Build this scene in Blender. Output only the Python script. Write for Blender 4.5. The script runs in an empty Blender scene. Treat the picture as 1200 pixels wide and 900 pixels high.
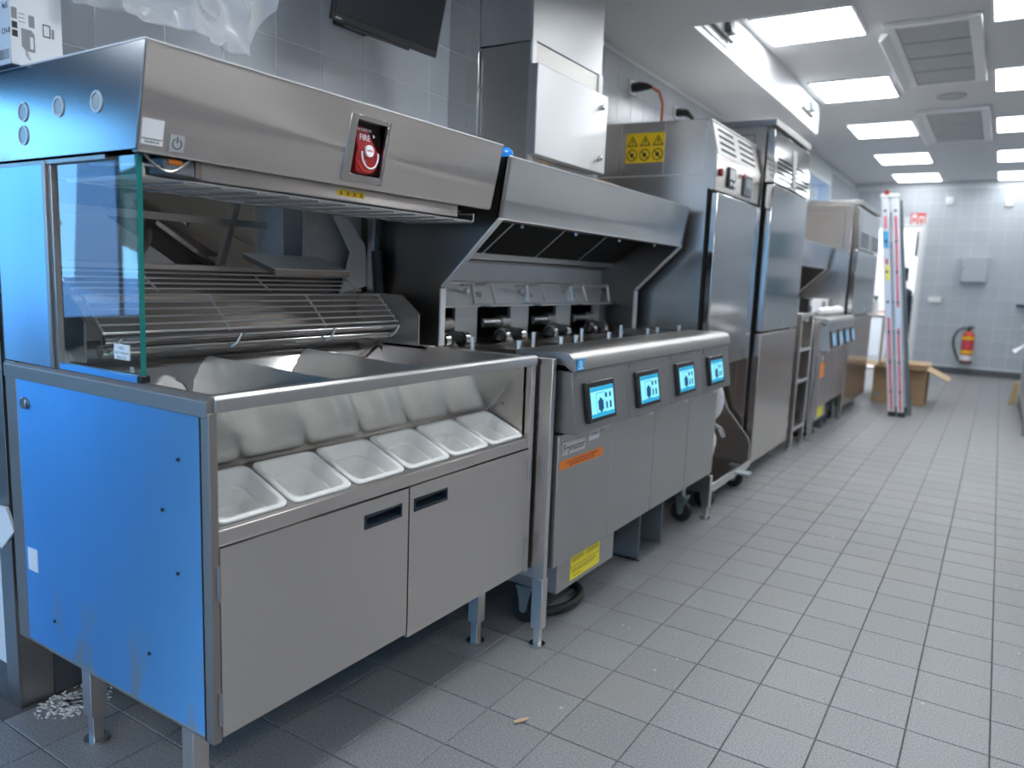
import bpy, bmesh, math, random
from mathutils import Vector, Matrix, noise as mnoise
random.seed(7)
PI = math.pi
S = bpy.context.scene
C = S.collection

# ------------------------------------------------------------------ camera
cam_data = bpy.data.cameras.new('camera')
cam = bpy.data.objects.new('camera', cam_data)
C.objects.link(cam)
cam_data.sensor_fit = 'HORIZONTAL'
cam_data.sensor_width = 36.0
cam_data.lens = 885.988 / 1200 * 36.0
cam_data.clip_start = 0.02
cam_data.clip_end = 200
R3 = Matrix(((0.8401488930518639, -0.10819782887465842, 0.5314537301878103),
             (0.5410060090617175, 0.0980983982797532, -0.8352779192664318),
             (0.038240497680345834, 0.9892774808322268, 0.14095293631351713)))
cam.matrix_world = Matrix.Translation((0, 0, 1.2)) @ R3.to_4x4()
cam_data.dof.use_dof = True
cam_data.dof.focus_distance = 1.95
cam_data.dof.aperture_fstop = 2.4
S.camera = cam

# ------------------------------------------------------------------ sky and exposure
S.view_settings.view_transform = 'Standard'
S.view_settings.look = 'None'
S.view_settings.gamma = 1.0
S.view_settings.exposure = 0.33
S.view_settings.use_curve_mapping = False

SKY_STRENGTH = 4.6
world = bpy.data.worlds.new('sky')
S.world = world
world.use_nodes = True
wn, wl = world.node_tree.nodes, world.node_tree.links
wn.clear()
w_out = wn.new('ShaderNodeOutputWorld')
w_bg = wn.new('ShaderNodeBackground')
w_tc = wn.new('ShaderNodeTexCoord')
w_sep = wn.new('ShaderNodeSeparateXYZ')
w_ramp = wn.new('ShaderNodeValToRGB')
wl.new(w_tc.outputs['Generated'], w_sep.inputs[0])
wl.new(w_sep.outputs['Z'], w_ramp.inputs[0])
w_ramp.color_ramp.elements[0].position = 0.0
w_ramp.color_ramp.elements[0].color = (0.22, 0.58, 1.0, 1)
w_ramp.color_ramp.elements[1].position = 0.7
w_ramp.color_ramp.elements[1].color = (0.05, 0.29, 0.92, 1)
w_nz = wn.new('ShaderNodeTexNoise')
w_nz.inputs['Scale'].default_value = 3.2
w_nz.inputs['Detail'].default_value = 4
wl.new(w_tc.outputs['Generated'], w_nz.inputs['Vector'])
w_cl = wn.new('ShaderNodeValToRGB')
w_cl.color_ramp.elements[0].position, w_cl.color_ramp.elements[1].position = 0.54, 0.70
wl.new(w_nz.outputs['Fac'], w_cl.inputs[0])
w_mix = wn.new('ShaderNodeMix')
w_mix.data_type = 'RGBA'
wl.new(w_cl.outputs[0], w_mix.inputs[0])
wl.new(w_ramp.outputs[0], w_mix.inputs[6])
w_mix.inputs[7].default_value = (0.85, 0.95, 1.0, 1)
wl.new(w_mix.outputs[2], w_bg.inputs[0])
w_bg.inputs[1].default_value = SKY_STRENGTH
wl.new(w_bg.outputs[0], w_out.inputs[0])

LAMP_RADIANCE = 16.0        # ceiling panels


# ------------------------------------------------------------------ materials
def mat(name, col, rough=0.5, metal=0.0, spec=0.5, noise=None, bump=0.0, var=0.0, emis=None, trans=0.0,
        alpha=1.0, aniso=0.0, arot=0.25, stretch=(1, 1, 1), rvar=0.0, coat=0.0, objvar=0.0):
    m = bpy.data.materials.new(name)
    m.use_nodes = True
    nt = m.node_tree
    b = nt.nodes['Principled BSDF']
    b.inputs['Base Color'].default_value = (*col, 1)
    b.inputs['Roughness'].default_value = rough
    b.inputs['Metallic'].default_value = metal
    b.inputs['Specular IOR Level'].default_value = spec
    b.inputs['Transmission Weight'].default_value = trans
    b.inputs['Alpha'].default_value = alpha
    if coat:
        b.inputs['Coat Weight'].default_value = coat
    if emis:
        b.inputs['Emission Color'].default_value = (*emis[0], 1)
        b.inputs['Emission Strength'].default_value = emis[1]
    if aniso:
        b.inputs['Anisotropic'].default_value = aniso
        b.inputs['Anisotropic Rotation'].default_value = arot
        tg = nt.nodes.new('ShaderNodeTangent')
        tg.direction_type = 'RADIAL'
        tg.axis = 'Z'
        nt.links.new(tg.outputs[0], b.inputs['Tangent'])
    fac = None
    if noise:
        tc = nt.nodes.new('ShaderNodeTexCoord')
        mp = nt.nodes.new('ShaderNodeMapping')
        mp.inputs['Scale'].default_value = stretch
        nz = nt.nodes.new('ShaderNodeTexNoise')
        nz.inputs['Scale'].default_value = noise
        nz.inputs['Detail'].default_value = 4
        nt.links.new(tc.outputs['Object'], mp.inputs[0])
        nt.links.new(mp.outputs[0], nz.inputs['Vector'])
        fac = nz.outputs['Fac']
        if rvar:
            mr = nt.nodes.new('ShaderNodeMapRange')
            mr.inputs[1].default_value = 0.3
            mr.inputs[2].default_value = 0.7
            mr.inputs[3].default_value = max(0.02, rough - rvar)
            mr.inputs[4].default_value = rough + rvar
            nt.links.new(fac, mr.inputs[0])
            nt.links.new(mr.outputs[0], b.inputs['Roughness'])
        if bump:
            bp = nt.nodes.new('ShaderNodeBump')
            bp.inputs['Strength'].default_value = bump
            bp.inputs['Distance'].default_value = 0.001
            nt.links.new(fac, bp.inputs['Height'])
            nt.links.new(bp.outputs[0], b.inputs['Normal'])
    if (var and fac is not None) or objvar:
        mr = nt.nodes.new('ShaderNodeMapRange')
        mr.inputs[1].default_value = 0.3
        mr.inputs[2].default_value = 0.7
        mr.inputs[3].default_value = 1 - var
        mr.inputs[4].default_value = 1 + var
        if fac is not None and var:
            nt.links.new(fac, mr.inputs[0])
        else:
            mr.inputs[3].default_value = mr.inputs[4].default_value = 1
        val = mr.outputs[0]
        if objvar:
            oi = nt.nodes.new('ShaderNodeObjectInfo')
            m2 = nt.nodes.new('ShaderNodeMapRange')
            m2.inputs[3].default_value = 1 - objvar
            m2.inputs[4].default_value = 1 + objvar
            nt.links.new(oi.outputs['Random'], m2.inputs[0])
            mm = nt.nodes.new('ShaderNodeMath')
            mm.operation = 'MULTIPLY'
            nt.links.new(val, mm.inputs[0])
            nt.links.new(m2.outputs[0], mm.inputs[1])
            val = mm.outputs[0]
        mx = nt.nodes.new('ShaderNodeVectorMath')
        mx.operation = 'SCALE'
        mx.inputs[0].default_value = col
        nt.links.new(val, mx.inputs['Scale'])
        nt.links.new(mx.outputs[0], b.inputs['Base Color'])
    return m


def glass_mat(name, tint, r0=0.06, gain=0.94, gtint=(1, 1, 1)):
    """thin architectural glass: clear, with a Schlick mirror on top"""
    m = bpy.data.materials.new(name)
    m.use_nodes = True
    nt = m.node_tree
    nt.nodes.clear()
    out = nt.nodes.new('ShaderNodeOutputMaterial')
    tr = nt.nodes.new('ShaderNodeBsdfTransparent')
    tr.inputs[0].default_value = (*tint, 1)
    gl = nt.nodes.new('ShaderNodeBsdfGlossy')
    gl.inputs['Roughness'].default_value = 0.0
    gl.inputs['Color'].default_value = (*gtint, 1)
    lw = nt.nodes.new('ShaderNodeLayerWeight')
    lw.inputs[0].default_value = 0.5
    pw = nt.nodes.new('ShaderNodeMath')
    pw.operation = 'POWER'
    pw.inputs[1].default_value = 5.0
    ma = nt.nodes.new('ShaderNodeMath')
    ma.operation = 'MULTIPLY_ADD'
    ma.inputs[1].default_value = gain
    ma.inputs[2].default_value = r0
    mix = nt.nodes.new('ShaderNodeMixShader')
    nt.links.new(lw.outputs['Facing'], pw.inputs[0])
    nt.links.new(pw.outputs[0], ma.inputs[0])
    nt.links.new(ma.outputs[0], mix.inputs[0])
    nt.links.new(tr.outputs[0], mix.inputs[1])
    nt.links.new(gl.outputs[0], mix.inputs[2])
    nt.links.new(mix.outputs[0], out.inputs[0])
    return m


BR_Y = (2, 0.6, 60)       # brushed along Y on x-facing sheets
BR_Z = (40, 40, 0.6)      # brushed along Z
M = {
    'steel': mat('brushed steel', (0.67, 0.63, 0.605), 0.30, 1, noise=8, stretch=BR_Y, var=0.012, aniso=0.85),
    'steel_v': mat('vertical brushed steel', (0.62, 0.57, 0.53), 0.24, 1, noise=6, stretch=BR_Z, var=0.015, aniso=0.6, arot=0.0),
    'steel_smooth': mat('smooth steel', (0.60, 0.595, 0.59), 0.11, 1, noise=3, var=0.02),
    'steel_satin': mat('satin steel', (0.50, 0.495, 0.49), 0.42, 1, noise=5, var=0.02),
    'steel_mirror': mat('polished steel', (0.62, 0.61, 0.59), 0.22, 1, noise=3, var=0.02, aniso=0.8),
    'steel_dull': mat('dull steel', (0.42, 0.405, 0.39), 0.36, 1, noise=5, var=0.04, aniso=0.4),
    'steel_dark': mat('dark steel', (0.29, 0.26, 0.235), 0.34, 1, noise=5, var=0.05, aniso=0.5),
    'chrome': mat('bright steel rod', (0.68, 0.68, 0.68), 0.16, 1),
    'film': mat('steel tinted with blue reflection', (0.19, 0.53, 0.96), 0.36, 0.95, noise=2.2, stretch=(1.6, 1.6, 0.4), var=0.05, aniso=0.97, arot=0.25),  # blue window reflection put into the steel's base colour
    'end_steel': mat('smooth end panel steel', (0.42, 0.46, 0.50), 0.17, 1, noise=2.2, rvar=0.03, var=0.03),
    'reflection_pale': mat('steel tinted with pale reflection', (0.38, 0.68, 0.98), 0.36, 0.85, noise=3, stretch=(2, 2, 0.3), rvar=0.05, var=0.08),  # paler window reflection painted into the upper strip's colour
    'galv': mat('galvanised sheet', (0.58, 0.585, 0.59), 0.36, 1, noise=2.5, var=0.05, aniso=0.8),
    'rod': mat('bright steel rod', (0.74, 0.74, 0.74), 0.30, 0.75),
    'housing': mat('control housing steel', (0.34, 0.335, 0.335), 0.40, 1, noise=5, var=0.03, aniso=0.4),
    'lamp_far': mat('lit far panel', (1, 1, 1), 0.5, emis=((0.93, 0.97, 1.0), LAMP_RADIANCE * 0.42)),
    'dark_wall': mat('dark lobby wall', (0.10, 0.10, 0.105), 0.6, noise=1.5, var=0.03),
    'flue_steel': mat('pale satin steel', (0.66, 0.69, 0.72), 0.42, 0.55, noise=5, var=0.05),
    'frame_steel': mat('dark grey frame steel', (0.33, 0.305, 0.295), 0.5, 0.9, noise=5, var=0.03),
    'matte_steel': mat('matte steel', (0.62, 0.61, 0.60), 0.45, 0.5, noise=5, var=0.03),
    'edge': mat('cut steel edge', (0.74, 0.74, 0.74), 0.35, 0.35),
    'black': mat('black plastic', (0.012, 0.013, 0.015), 0.35),
    'gap': mat('dark gap', (0.006, 0.006, 0.006), 0.8),
    'rubber': mat('black rubber', (0.016, 0.016, 0.017), 0.6),
    'handle': mat('dark blue plastic', (0.012, 0.022, 0.035), 0.3),
    'white_pan': mat('white plastic', (0.80, 0.80, 0.77), 0.28, noise=6, var=0.02, coat=0.2),
    'white': mat('white paint', (0.80, 0.81, 0.82), 0.45, noise=2, var=0.02),
    'paper': mat('white paper', (0.82, 0.83, 0.85), 0.6, noise=8, var=0.03),
    'carton_white': mat('white carton', (0.72, 0.77, 0.82), 0.5, noise=6, var=0.02),
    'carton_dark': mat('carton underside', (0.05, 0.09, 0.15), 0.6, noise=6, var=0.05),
    'cardboard': mat('brown cardboard', (0.36, 0.235, 0.13), 0.75, noise=9, stretch=(1, 1, 12), var=0.06),
    'cardboard_in': mat('pale cardboard inside', (0.56, 0.40, 0.25), 0.75, noise=9, var=0.05),
    'ceiling': mat('ceiling paint', (0.66, 0.67, 0.68), 0.55, noise=0.8, var=0.02),
    'soffit': mat('soffit paint', (0.62, 0.635, 0.645), 0.45, noise=0.8, var=0.03),
    'lamp': mat('lit panel', (1, 1, 1), 0.5, emis=((0.93, 0.97, 1.0), LAMP_RADIANCE)),
    'vent_grey': mat('grey grille', (0.42, 0.44, 0.455), 0.5, noise=4, var=0.03),
    'tile_wall': mat('grey wall tile', (0.48, 0.515, 0.555), 0.22, noise=3, var=0.03, objvar=0.035),
    'tile_far': mat('pale wall tile', (0.44, 0.475, 0.51), 0.28, noise=3, var=0.03, objvar=0.03),
    'grout': mat('pale grout', (0.66, 0.69, 0.71), 0.8, noise=30, var=0.05),
    'tile_white': mat('white wall tile', (0.60, 0.66, 0.72), 0.25, objvar=0.03),
    'base_tile': mat('dark skirting tile', (0.085, 0.09, 0.10), 0.4, noise=20, var=0.15),
    'floor_grout': mat('dark floor grout', (0.10, 0.10, 0.105), 0.85, noise=30, var=0.1),
    'red': mat('red enamel', (0.33, 0.010, 0.014), 0.3),
    'red_bright': mat('red plastic', (0.62, 0.05, 0.035), 0.4),
    'yellow': mat('yellow print', (1.0, 0.66, 0.01), 0.45),
    'yellow_pale': mat('yellow label', (0.88, 0.74, 0.03), 0.45),
    'orange': mat('orange label', (0.88, 0.25, 0.025), 0.5),
    'orange_cable': mat('orange cable sheath', (0.55, 0.13, 0.04), 0.45),
    'sky_sticker': mat('sky blue sticker', (0.03, 0.40, 0.85), 0.45),
    'blue_cap': mat('blue plastic cap', (0.01, 0.22, 0.72), 0.25),
    'ink': mat('black print', (0.02, 0.022, 0.026), 0.6),
    'ink_grey': mat('grey print', (0.25, 0.27, 0.29), 0.6),
    'screen_blue': mat('lit screen blue', (0.02, 0.3, 0.45), 0.25, emis=((0.01, 0.22, 0.42), 0.75)),
    'screen_pale': mat('lit screen pale', (0.2, 0.6, 0.7), 0.25, emis=((0.20, 0.66, 0.84), 0.72)),
    'screen_deep': mat('lit screen deep', (0.01, 0.05, 0.1), 0.25, emis=((0.005, 0.07, 0.16), 0.6)),
    'screen_off': mat('dark screen', (0.010, 0.014, 0.018), 0.12),
    'screen_soft': mat('far lit screen', (0.1, 0.2, 0.3), 0.25, emis=((0.16, 0.34, 0.52), 0.6)),
    'teal_board': mat('dark teal felt', (0.06, 0.14, 0.19), 0.7, noise=20, var=0.05),
    'teal': mat('green glass edge', (0.01, 0.20, 0.17), 0.15),
    'glass': glass_mat('clear glass', (0.84, 0.93, 0.93), 0.17, 0.85),
    'window': glass_mat('window glass', (0.95, 0.98, 0.98)),
    'poly': mat('frosted plastic sheet', (0.74, 0.78, 0.82), 0.28, trans=0.3, alpha=0.62, noise=7, var=0.06),
    'poly_white': mat('white film wrap', (0.82, 0.83, 0.85), 0.4, noise=7, var=0.04),
    'alu': mat('ladder aluminium', (0.70, 0.71, 0.74), 0.35, 0.8, noise=8, var=0.03),
    'red_stripe': mat('red tape', (0.62, 0.06, 0.09), 0.5),
    'blue_sticker': mat('blue sticker', (0.06, 0.33, 0.62), 0.5),
    'skin': mat('skin', (0.55, 0.32, 0.23), 0.55, noise=20, var=0.04),
    'navy': mat('navy cloth', (0.012, 0.025, 0.045), 0.85, noise=30, var=0.1),
    'brown_cloth': mat('brown cloth', (0.12, 0.085, 0.065), 0.85, noise=30, var=0.1),
    'hair': mat('dark hair', (0.02, 0.014, 0.010), 0.6),
    'zinc': mat('zinc plated bracket', (0.45, 0.52, 0.53), 0.32, 0.9),
    'dark_bracket': mat('painted grey bracket', (0.16, 0.18, 0.20), 0.5, 0.4, noise=10, var=0.1),
    'wood': mat('bare wood', (0.50, 0.36, 0.20), 0.7, noise=8, stretch=(1, 1, 8), var=0.12),
    'leaf': mat('tree leaves', (0.05, 0.16, 0.06), 0.7, noise=3, var=0.4),
    'bark': mat('tree bark', (0.10, 0.075, 0.055), 0.9, noise=8, var=0.25),
    'paving': mat('outdoor paving', (0.45, 0.46, 0.47), 0.8, noise=2, var=0.12),
    'window_frame': mat('dark window frame', (0.05, 0.055, 0.06), 0.45, noise=3, var=0.05),
    'plaster': mat('white plaster', (0.74, 0.75, 0.76), 0.7, noise=1.5, var=0.02),
    'right_paint': mat('mid grey wall panel', (0.36, 0.335, 0.32), 0.6, noise=1.2, var=0.05),
    'back_paint': mat('grey back room paint', (0.34, 0.34, 0.345), 0.7, noise=1.5, var=0.03),
    'dust': mat('white dust', (0.62, 0.62, 0.60), 0.9, noise=30, var=0.1),
}


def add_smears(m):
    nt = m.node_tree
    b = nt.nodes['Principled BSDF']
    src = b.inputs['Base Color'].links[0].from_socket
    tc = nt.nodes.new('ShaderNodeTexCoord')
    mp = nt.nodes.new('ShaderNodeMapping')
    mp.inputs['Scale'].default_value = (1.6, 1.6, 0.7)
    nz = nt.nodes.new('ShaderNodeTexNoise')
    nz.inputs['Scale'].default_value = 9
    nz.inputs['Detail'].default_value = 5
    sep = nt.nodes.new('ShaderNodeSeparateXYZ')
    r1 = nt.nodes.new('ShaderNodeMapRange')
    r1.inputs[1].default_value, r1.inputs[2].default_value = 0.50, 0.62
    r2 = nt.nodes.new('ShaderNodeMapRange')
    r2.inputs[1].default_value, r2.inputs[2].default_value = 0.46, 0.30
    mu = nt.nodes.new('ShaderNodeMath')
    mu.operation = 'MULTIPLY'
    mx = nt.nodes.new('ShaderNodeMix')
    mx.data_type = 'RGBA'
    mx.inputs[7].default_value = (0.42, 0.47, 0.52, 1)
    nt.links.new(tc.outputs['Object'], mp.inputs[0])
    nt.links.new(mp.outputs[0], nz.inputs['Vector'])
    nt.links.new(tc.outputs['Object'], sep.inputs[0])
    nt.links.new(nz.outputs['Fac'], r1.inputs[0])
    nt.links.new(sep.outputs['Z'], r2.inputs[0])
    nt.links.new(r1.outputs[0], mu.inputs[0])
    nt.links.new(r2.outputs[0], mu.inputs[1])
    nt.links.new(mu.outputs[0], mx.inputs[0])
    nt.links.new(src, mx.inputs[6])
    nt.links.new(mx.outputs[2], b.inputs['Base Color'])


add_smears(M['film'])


def floor_tile_mat():
    m = mat('speckled floor tile', (0.235, 0.24, 0.25), 0.42, objvar=0.05)
    nt = m.node_tree
    b = nt.nodes['Principled BSDF']
    src = b.inputs['Base Color'].links[0].from_socket
    tc = nt.nodes.new('ShaderNodeNewGeometry')
    n1 = nt.nodes.new('ShaderNodeTexNoise')      # fine speckle
    n1.inputs['Scale'].default_value = 210
    n1.inputs['Detail'].default_value = 2
    n2 = nt.nodes.new('ShaderNodeTexNoise')      # broad stains
    n2.inputs['Scale'].default_value = 1.9
    n2.inputs['Detail'].default_value = 5
    nt.links.new(tc.outputs['Position'], n1.inputs['Vector'])
    nt.links.new(tc.outputs['Position'], n2.inputs['Vector'])
    r1 = nt.nodes.new('ShaderNodeMapRange')
    r1.inputs[1].default_value, r1.inputs[2].default_value = 0.3, 0.7
    r1.inputs[3].default_value, r1.inputs[4].default_value = 0.62, 1.38
    nt.links.new(n1.outputs['Fac'], r1.inputs[0])
    v1 = nt.nodes.new('ShaderNodeVectorMath')
    v1.operation = 'SCALE'
    nt.links.new(src, v1.inputs[0])
    nt.links.new(r1.outputs[0], v1.inputs['Scale'])
    r2 = nt.nodes.new('ShaderNodeMapRange')
    r2.inputs[1].default_value, r2.inputs[2].default_value = 0.56, 0.74
    r2.inputs[3].default_value, r2.inputs[4].default_value = 0.0, 0.85
    nt.links.new(n2.outputs['Fac'], r2.inputs[0])
    mx = nt.nodes.new('ShaderNodeMix')
    mx.data_type = 'RGBA'
    mx.inputs[7].default_value = (0.25, 0.235, 0.205, 1)
    nt.links.new(r2.outputs[0], mx.inputs[0])
    nt.links.new(v1.outputs[0], mx.inputs[6])
    n3 = nt.nodes.new('ShaderNodeTexNoise')      # white flecks of plaster dust
    n3.inputs['Scale'].default_value = 14
    n3.inputs['Detail'].default_value = 6
    n3.inputs['Roughness'].default_value = 0.75
    nt.links.new(tc.outputs['Position'], n3.inputs['Vector'])
    r3 = nt.nodes.new('ShaderNodeMapRange')
    r3.inputs[1].default_value, r3.inputs[2].default_value = 0.70, 0.80
    r3.inputs[3].default_value, r3.inputs[4].default_value = 0.0, 0.5
    nt.links.new(n3.outputs['Fac'], r3.inputs[0])
    m3 = nt.nodes.new('ShaderNodeMix')
    m3.data_type = 'RGBA'
    m3.inputs[7].default_value = (0.5, 0.5, 0.5, 1)
    nt.links.new(r3.outputs[0], m3.inputs[0])
    nt.links.new(mx.outputs[2], m3.inputs[6])
    nt.links.new(m3.outputs[2], b.inputs['Base Color'])
    bp = nt.nodes.new('ShaderNodeBump')
    bp.inputs['Strength'].default_value = 0.25
    bp.inputs['Distance'].default_value = 0.0006
    nt.links.new(n1.outputs['Fac'], bp.inputs['Height'])
    nt.links.new(bp.outputs[0], b.inputs['Normal'])
    return m


M['floor_tile'] = floor_tile_mat()


# ------------------------------------------------------------------ mesh helpers
class MB:
    def __init__(self):
        self.v, self.f, self.mi = [], [], []

    def add(self, vs, fs, mi=0):
        n = len(self.v)
        self.v += [tuple(p) for p in vs]
        for f in fs:
            self.f.append([i + n for i in f])
            self.mi.append(mi)
        return self

    def box(self, x0, x1, y0, y1, z0, z1, mi=0):
        vs = [(x, y, z) for x in (x0, x1) for y in (y0, y1) for z in (z0, z1)]
        return self.add(vs, [(0, 1, 3, 2), (4, 6, 7, 5), (0, 4, 5, 1), (2, 3, 7, 6), (0, 2, 6, 4), (1, 5, 7, 3)], mi)

    def prism(self, pts, axis, a0, a1, mi=0):
        def P(p, a):
            if axis == 'x':
                return (a, p[0], p[1])
            if axis == 'y':
                return (p[0], a, p[1])
            return (p[0], p[1], a)
        n = len(pts)
        vs = [P(p, a0) for p in pts] + [P(p, a1) for p in pts]
        fs = [list(range(n)), list(range(2 * n - 1, n - 1, -1))]
        fs += [(i, (i + 1) % n, n + (i + 1) % n, n + i) for i in range(n)]
        return self.add(vs, fs, mi)

    def hexa(self, a, b, mi=0):
        """a solid between two quads"""
        return self.add(list(a) + list(b), [(0, 1, 2, 3), (7, 6, 5, 4), (0, 4, 5, 1), (1, 5, 6, 2), (2, 6, 7, 3), (3, 7, 4, 0)], mi)

    def slab(self, quad, thick, mi=0):
        q = [Vector(p) for p in quad]
        n = (q[1] - q[0]).cross(q[3] - q[0]).normalized() * thick
        return self.hexa(q, [p + n for p in q], mi)

    def tube(self, path, r, n=8, closed=False, mi=0, cap=True):
        pts = [Vector(p) for p in path]
        k = len(pts)
        if isinstance(r, (int, float)):
            r = [r] * k
        vs, prev = [], None
        for i, p in enumerate(pts):
            if closed:
                t = pts[(i + 1) % k] - pts[i - 1]
            else:
                t = pts[min(i + 1, k - 1)] - pts[max(i - 1, 0)]
            t.normalize()
            if prev is None:
                a = Vector((0, 0, 1)) if abs(t.z) < 0.9 else Vector((1, 0, 0))
                prev = t.cross(a).normalized()
            prev = (prev - t * prev.dot(t)).normalized()
            b = t.cross(prev)
            for j in range(n):
                an = 2 * PI * j / n
                vs.append(p + (prev * math.cos(an) + b * math.sin(an)) * r[i])
        fs = []
        for i in range(k if closed else k - 1):
            i2 = (i + 1) % k
            for j in range(n):
                j2 = (j + 1) % n
                fs.append((i * n + j, i * n + j2, i2 * n + j2, i2 * n + j))
        if not closed and cap:
            fs += [list(range(n))[::-1], list(range((k - 1) * n, k * n))]
        return self.add(vs, fs, mi)

    def cyl(self, p0, p1, r, n=12, r2=None, mi=0):
        return self.tube([p0, p1], [r, r if r2 is None else r2], n, mi=mi)

    def bar(self, p0, p1, w, h, up=(0, 0, 1), mi=0):
        a, b = Vector(p0), Vector(p1)
        t = (b - a).normalized()
        s = t.cross(Vector(up)).normalized() * (w / 2)
        u = s.cross(t).normalized() * (h / 2)
        q = lambda p: [p - s - u, p + s - u, p + s + u, p - s + u]
        return self.hexa(q(a), q(b), mi)

    def disc_ring(self, c, axis, r_out, r_in, h, n=20, mi=0):
        """flat washer, its axis 'x','y' or 'z', height h"""
        c = Vector(c)
        ax = {'x': (1, 0, 0), 'y': (0, 1, 0), 'z': (0, 0, 1)}[axis]
        ax = Vector(ax)
        u = Vector((0, 0, 1)) if axis != 'z' else Vector((1, 0, 0))
        w = ax.cross(u)
        vs = []
        for hh in (0, h):
            for r in (r_out, r_in):
                for j in range(n):
                    an = 2 * PI * j / n
                    vs.append(c + ax * hh + (u * math.cos(an) + w * math.sin(an)) * r)
        fs = []
        for j in range(n):
            k = (j + 1) % n
            fs += [(j, k, n + k, n + j), (2 * n + j, 3 * n + j, 3 * n + k, 2 * n + k),
                   (j, 2 * n + j, 2 * n + k, k), (n + j, n + k, 3 * n + k, 3 * n + j)]
        return self.add(vs, fs, mi)

    def dome(self, c, r, n=12, m=5, axis='z', squash=1.0, mi=0):
        c = Vector(c)
        vs, fs = [], []
        for i in range(m + 1):
            a = PI / 2 * i / m
            rr, hh = r * math.cos(a), r * math.sin(a) * squash
            for j in range(n):
                an = 2 * PI * j / n
                p = (rr * math.cos(an), rr * math.sin(an), hh)
                if axis == 'x':
                    p = (p[2], p[0], p[1])
                elif axis == 'y':
                    p = (p[0], p[2], p[1])
                vs.append(c + Vector(p))
        for i in range(m):
            for j in range(n):
                k = (j + 1) % n
                fs.append((i * n + j, i * n + k, (i + 1) * n + k, (i + 1) * n + j))
        fs.append(list(range(n))[::-1])
        return self.add(vs, fs, mi)


ORG = {}


def mesh_from(mb, name, mats, origin=(0, 0, 0), smooth=35):
    me = bpy.data.meshes.new(name)
    o = Vector(origin)
    me.from_pydata([tuple(Vector(p) - o) for p in mb.v], [], mb.f)
    for m in (mats if isinstance(mats, (list, tuple)) else [mats]):
        me.materials.append(M[m] if isinstance(m, str) else m)
    me.polygons.foreach_set('material_index', mb.mi)
    bm = bmesh.new()
    bm.from_mesh(me)
    bmesh.ops.recalc_face_normals(bm, faces=bm.faces)
    bm.to_mesh(me)
    bm.free()
    me.polygons.foreach_set('use_smooth', [True] * len(me.polygons))
    me.set_sharp_from_angle(angle=math.radians(smooth))
    me.update()
    return me


def bevel(ob, w, seg=2):
    if w:
        md = ob.modifiers.new('bevel', 'BEVEL')
        md.width = w
        md.segments = seg
        md.limit_method = 'ANGLE'
        md.angle_limit = math.radians(40)
        md.harden_normals = False


def thing(name, label, cat, loc, group=None):
    o = bpy.data.objects.new(name, None)
    o.empty_display_size = 0.05
    C.objects.link(o)
    o.location = loc
    o['label'], o['category'] = label, cat
    if group:
        o['group'] = group
    ORG[o.name] = Vector(loc)
    return o


def part(name, mb, mats, parent, bev=0.0, label=None, smooth=35, kind=None, seg=2):
    """a mesh given in world coordinates, parented to a thing or to one of its parts"""
    org = ORG[parent.name]
    ob = bpy.data.objects.new(name, mesh_from(mb, name, mats, org, smooth))
    C.objects.link(ob)
    ob.parent = parent
    ORG[ob.name] = org
    bevel(ob, bev, seg)
    if label:
        ob['label'] = label
    if kind:
        ob['kind'] = kind
    return ob


def single(name, mb, mats, label, cat, bev=0.0, group=None, kind=None, smooth=35, loc=(0, 0, 0)):
    ob = bpy.data.objects.new(name, mesh_from(mb, name, mats, loc, smooth))
    C.objects.link(ob)
    ob.location = loc
    ORG[ob.name] = Vector(loc)
    bevel(ob, bev)
    if label:
        ob['label'], ob['category'] = label, cat
    if group:
        ob['group'] = group
    if kind:
        ob['kind'] = kind
    return ob


def struct(name, mb, mats, bev=0.0, loc=(0, 0, 0)):
    return single(name, mb, mats, None, None, bev, kind='structure', loc=loc)


def dup(root, loc, label=None, group=None):
    r = root.copy()
    C.objects.link(r)
    r.location = loc
    ORG[r.name] = Vector(loc)
    if label:
        r['label'] = label
    if group:
        r['group'] = group
    for ch in list(root.children):
        c = ch.copy()
        C.objects.link(c)
        c.parent = r
        for g in list(ch.children):
            d = g.copy()
            C.objects.link(d)
            d.parent = c
    return r


def text(name, s, size, origin, ux, uz, parent, matname, depth=0.0006, align='CENTER', label=None):
    """lettering as a mesh; ux runs along the line, uz up the letters (world vectors)"""
    cu = bpy.data.curves.new(name, 'FONT')
    cu.body = s
    cu.size = size
    cu.align_x = align
    cu.align_y = 'CENTER'
    cu.extrude = depth
    cu.resolution_u = 2
    tmp = bpy.data.objects.new(name + '_src', cu)
    me = bpy.data.meshes.new_from_object(tmp)
    bpy.data.objects.remove(tmp)
    ux, uz = Vector(ux).normalized(), Vector(uz)
    uz = (uz - ux * uz.dot(ux)).normalized()
    nn = ux.cross(uz)
    mtx = Matrix((ux, uz, nn)).transposed().to_4x4()
    me.transform(Matrix.Translation(Vector(origin) - ORG[parent.name]) @ mtx)
    me.materials.clear()
    me.materials.append(M[matname])
    ob = bpy.data.objects.new(name, me)
    C.objects.link(ob)
    ob.parent = parent
    ORG[ob.name] = ORG[parent.name]
    if label:
        ob['label'] = label
    return ob


YP, ZP, XP = (0, 1, 0), (0, 0, 1), (1, 0, 0)


def in_view(p, margin=40):
    q = R3.transposed() @ (Vector(p) - Vector((0, 0, 1.2)))
    if q.z > -0.1:
        return False
    x, y = 600 + 885.988 * q.x / -q.z, 450 - 885.988 * q.y / -q.z
    return -margin < x < 1200 + margin and -margin < y < 900 + margin


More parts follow.
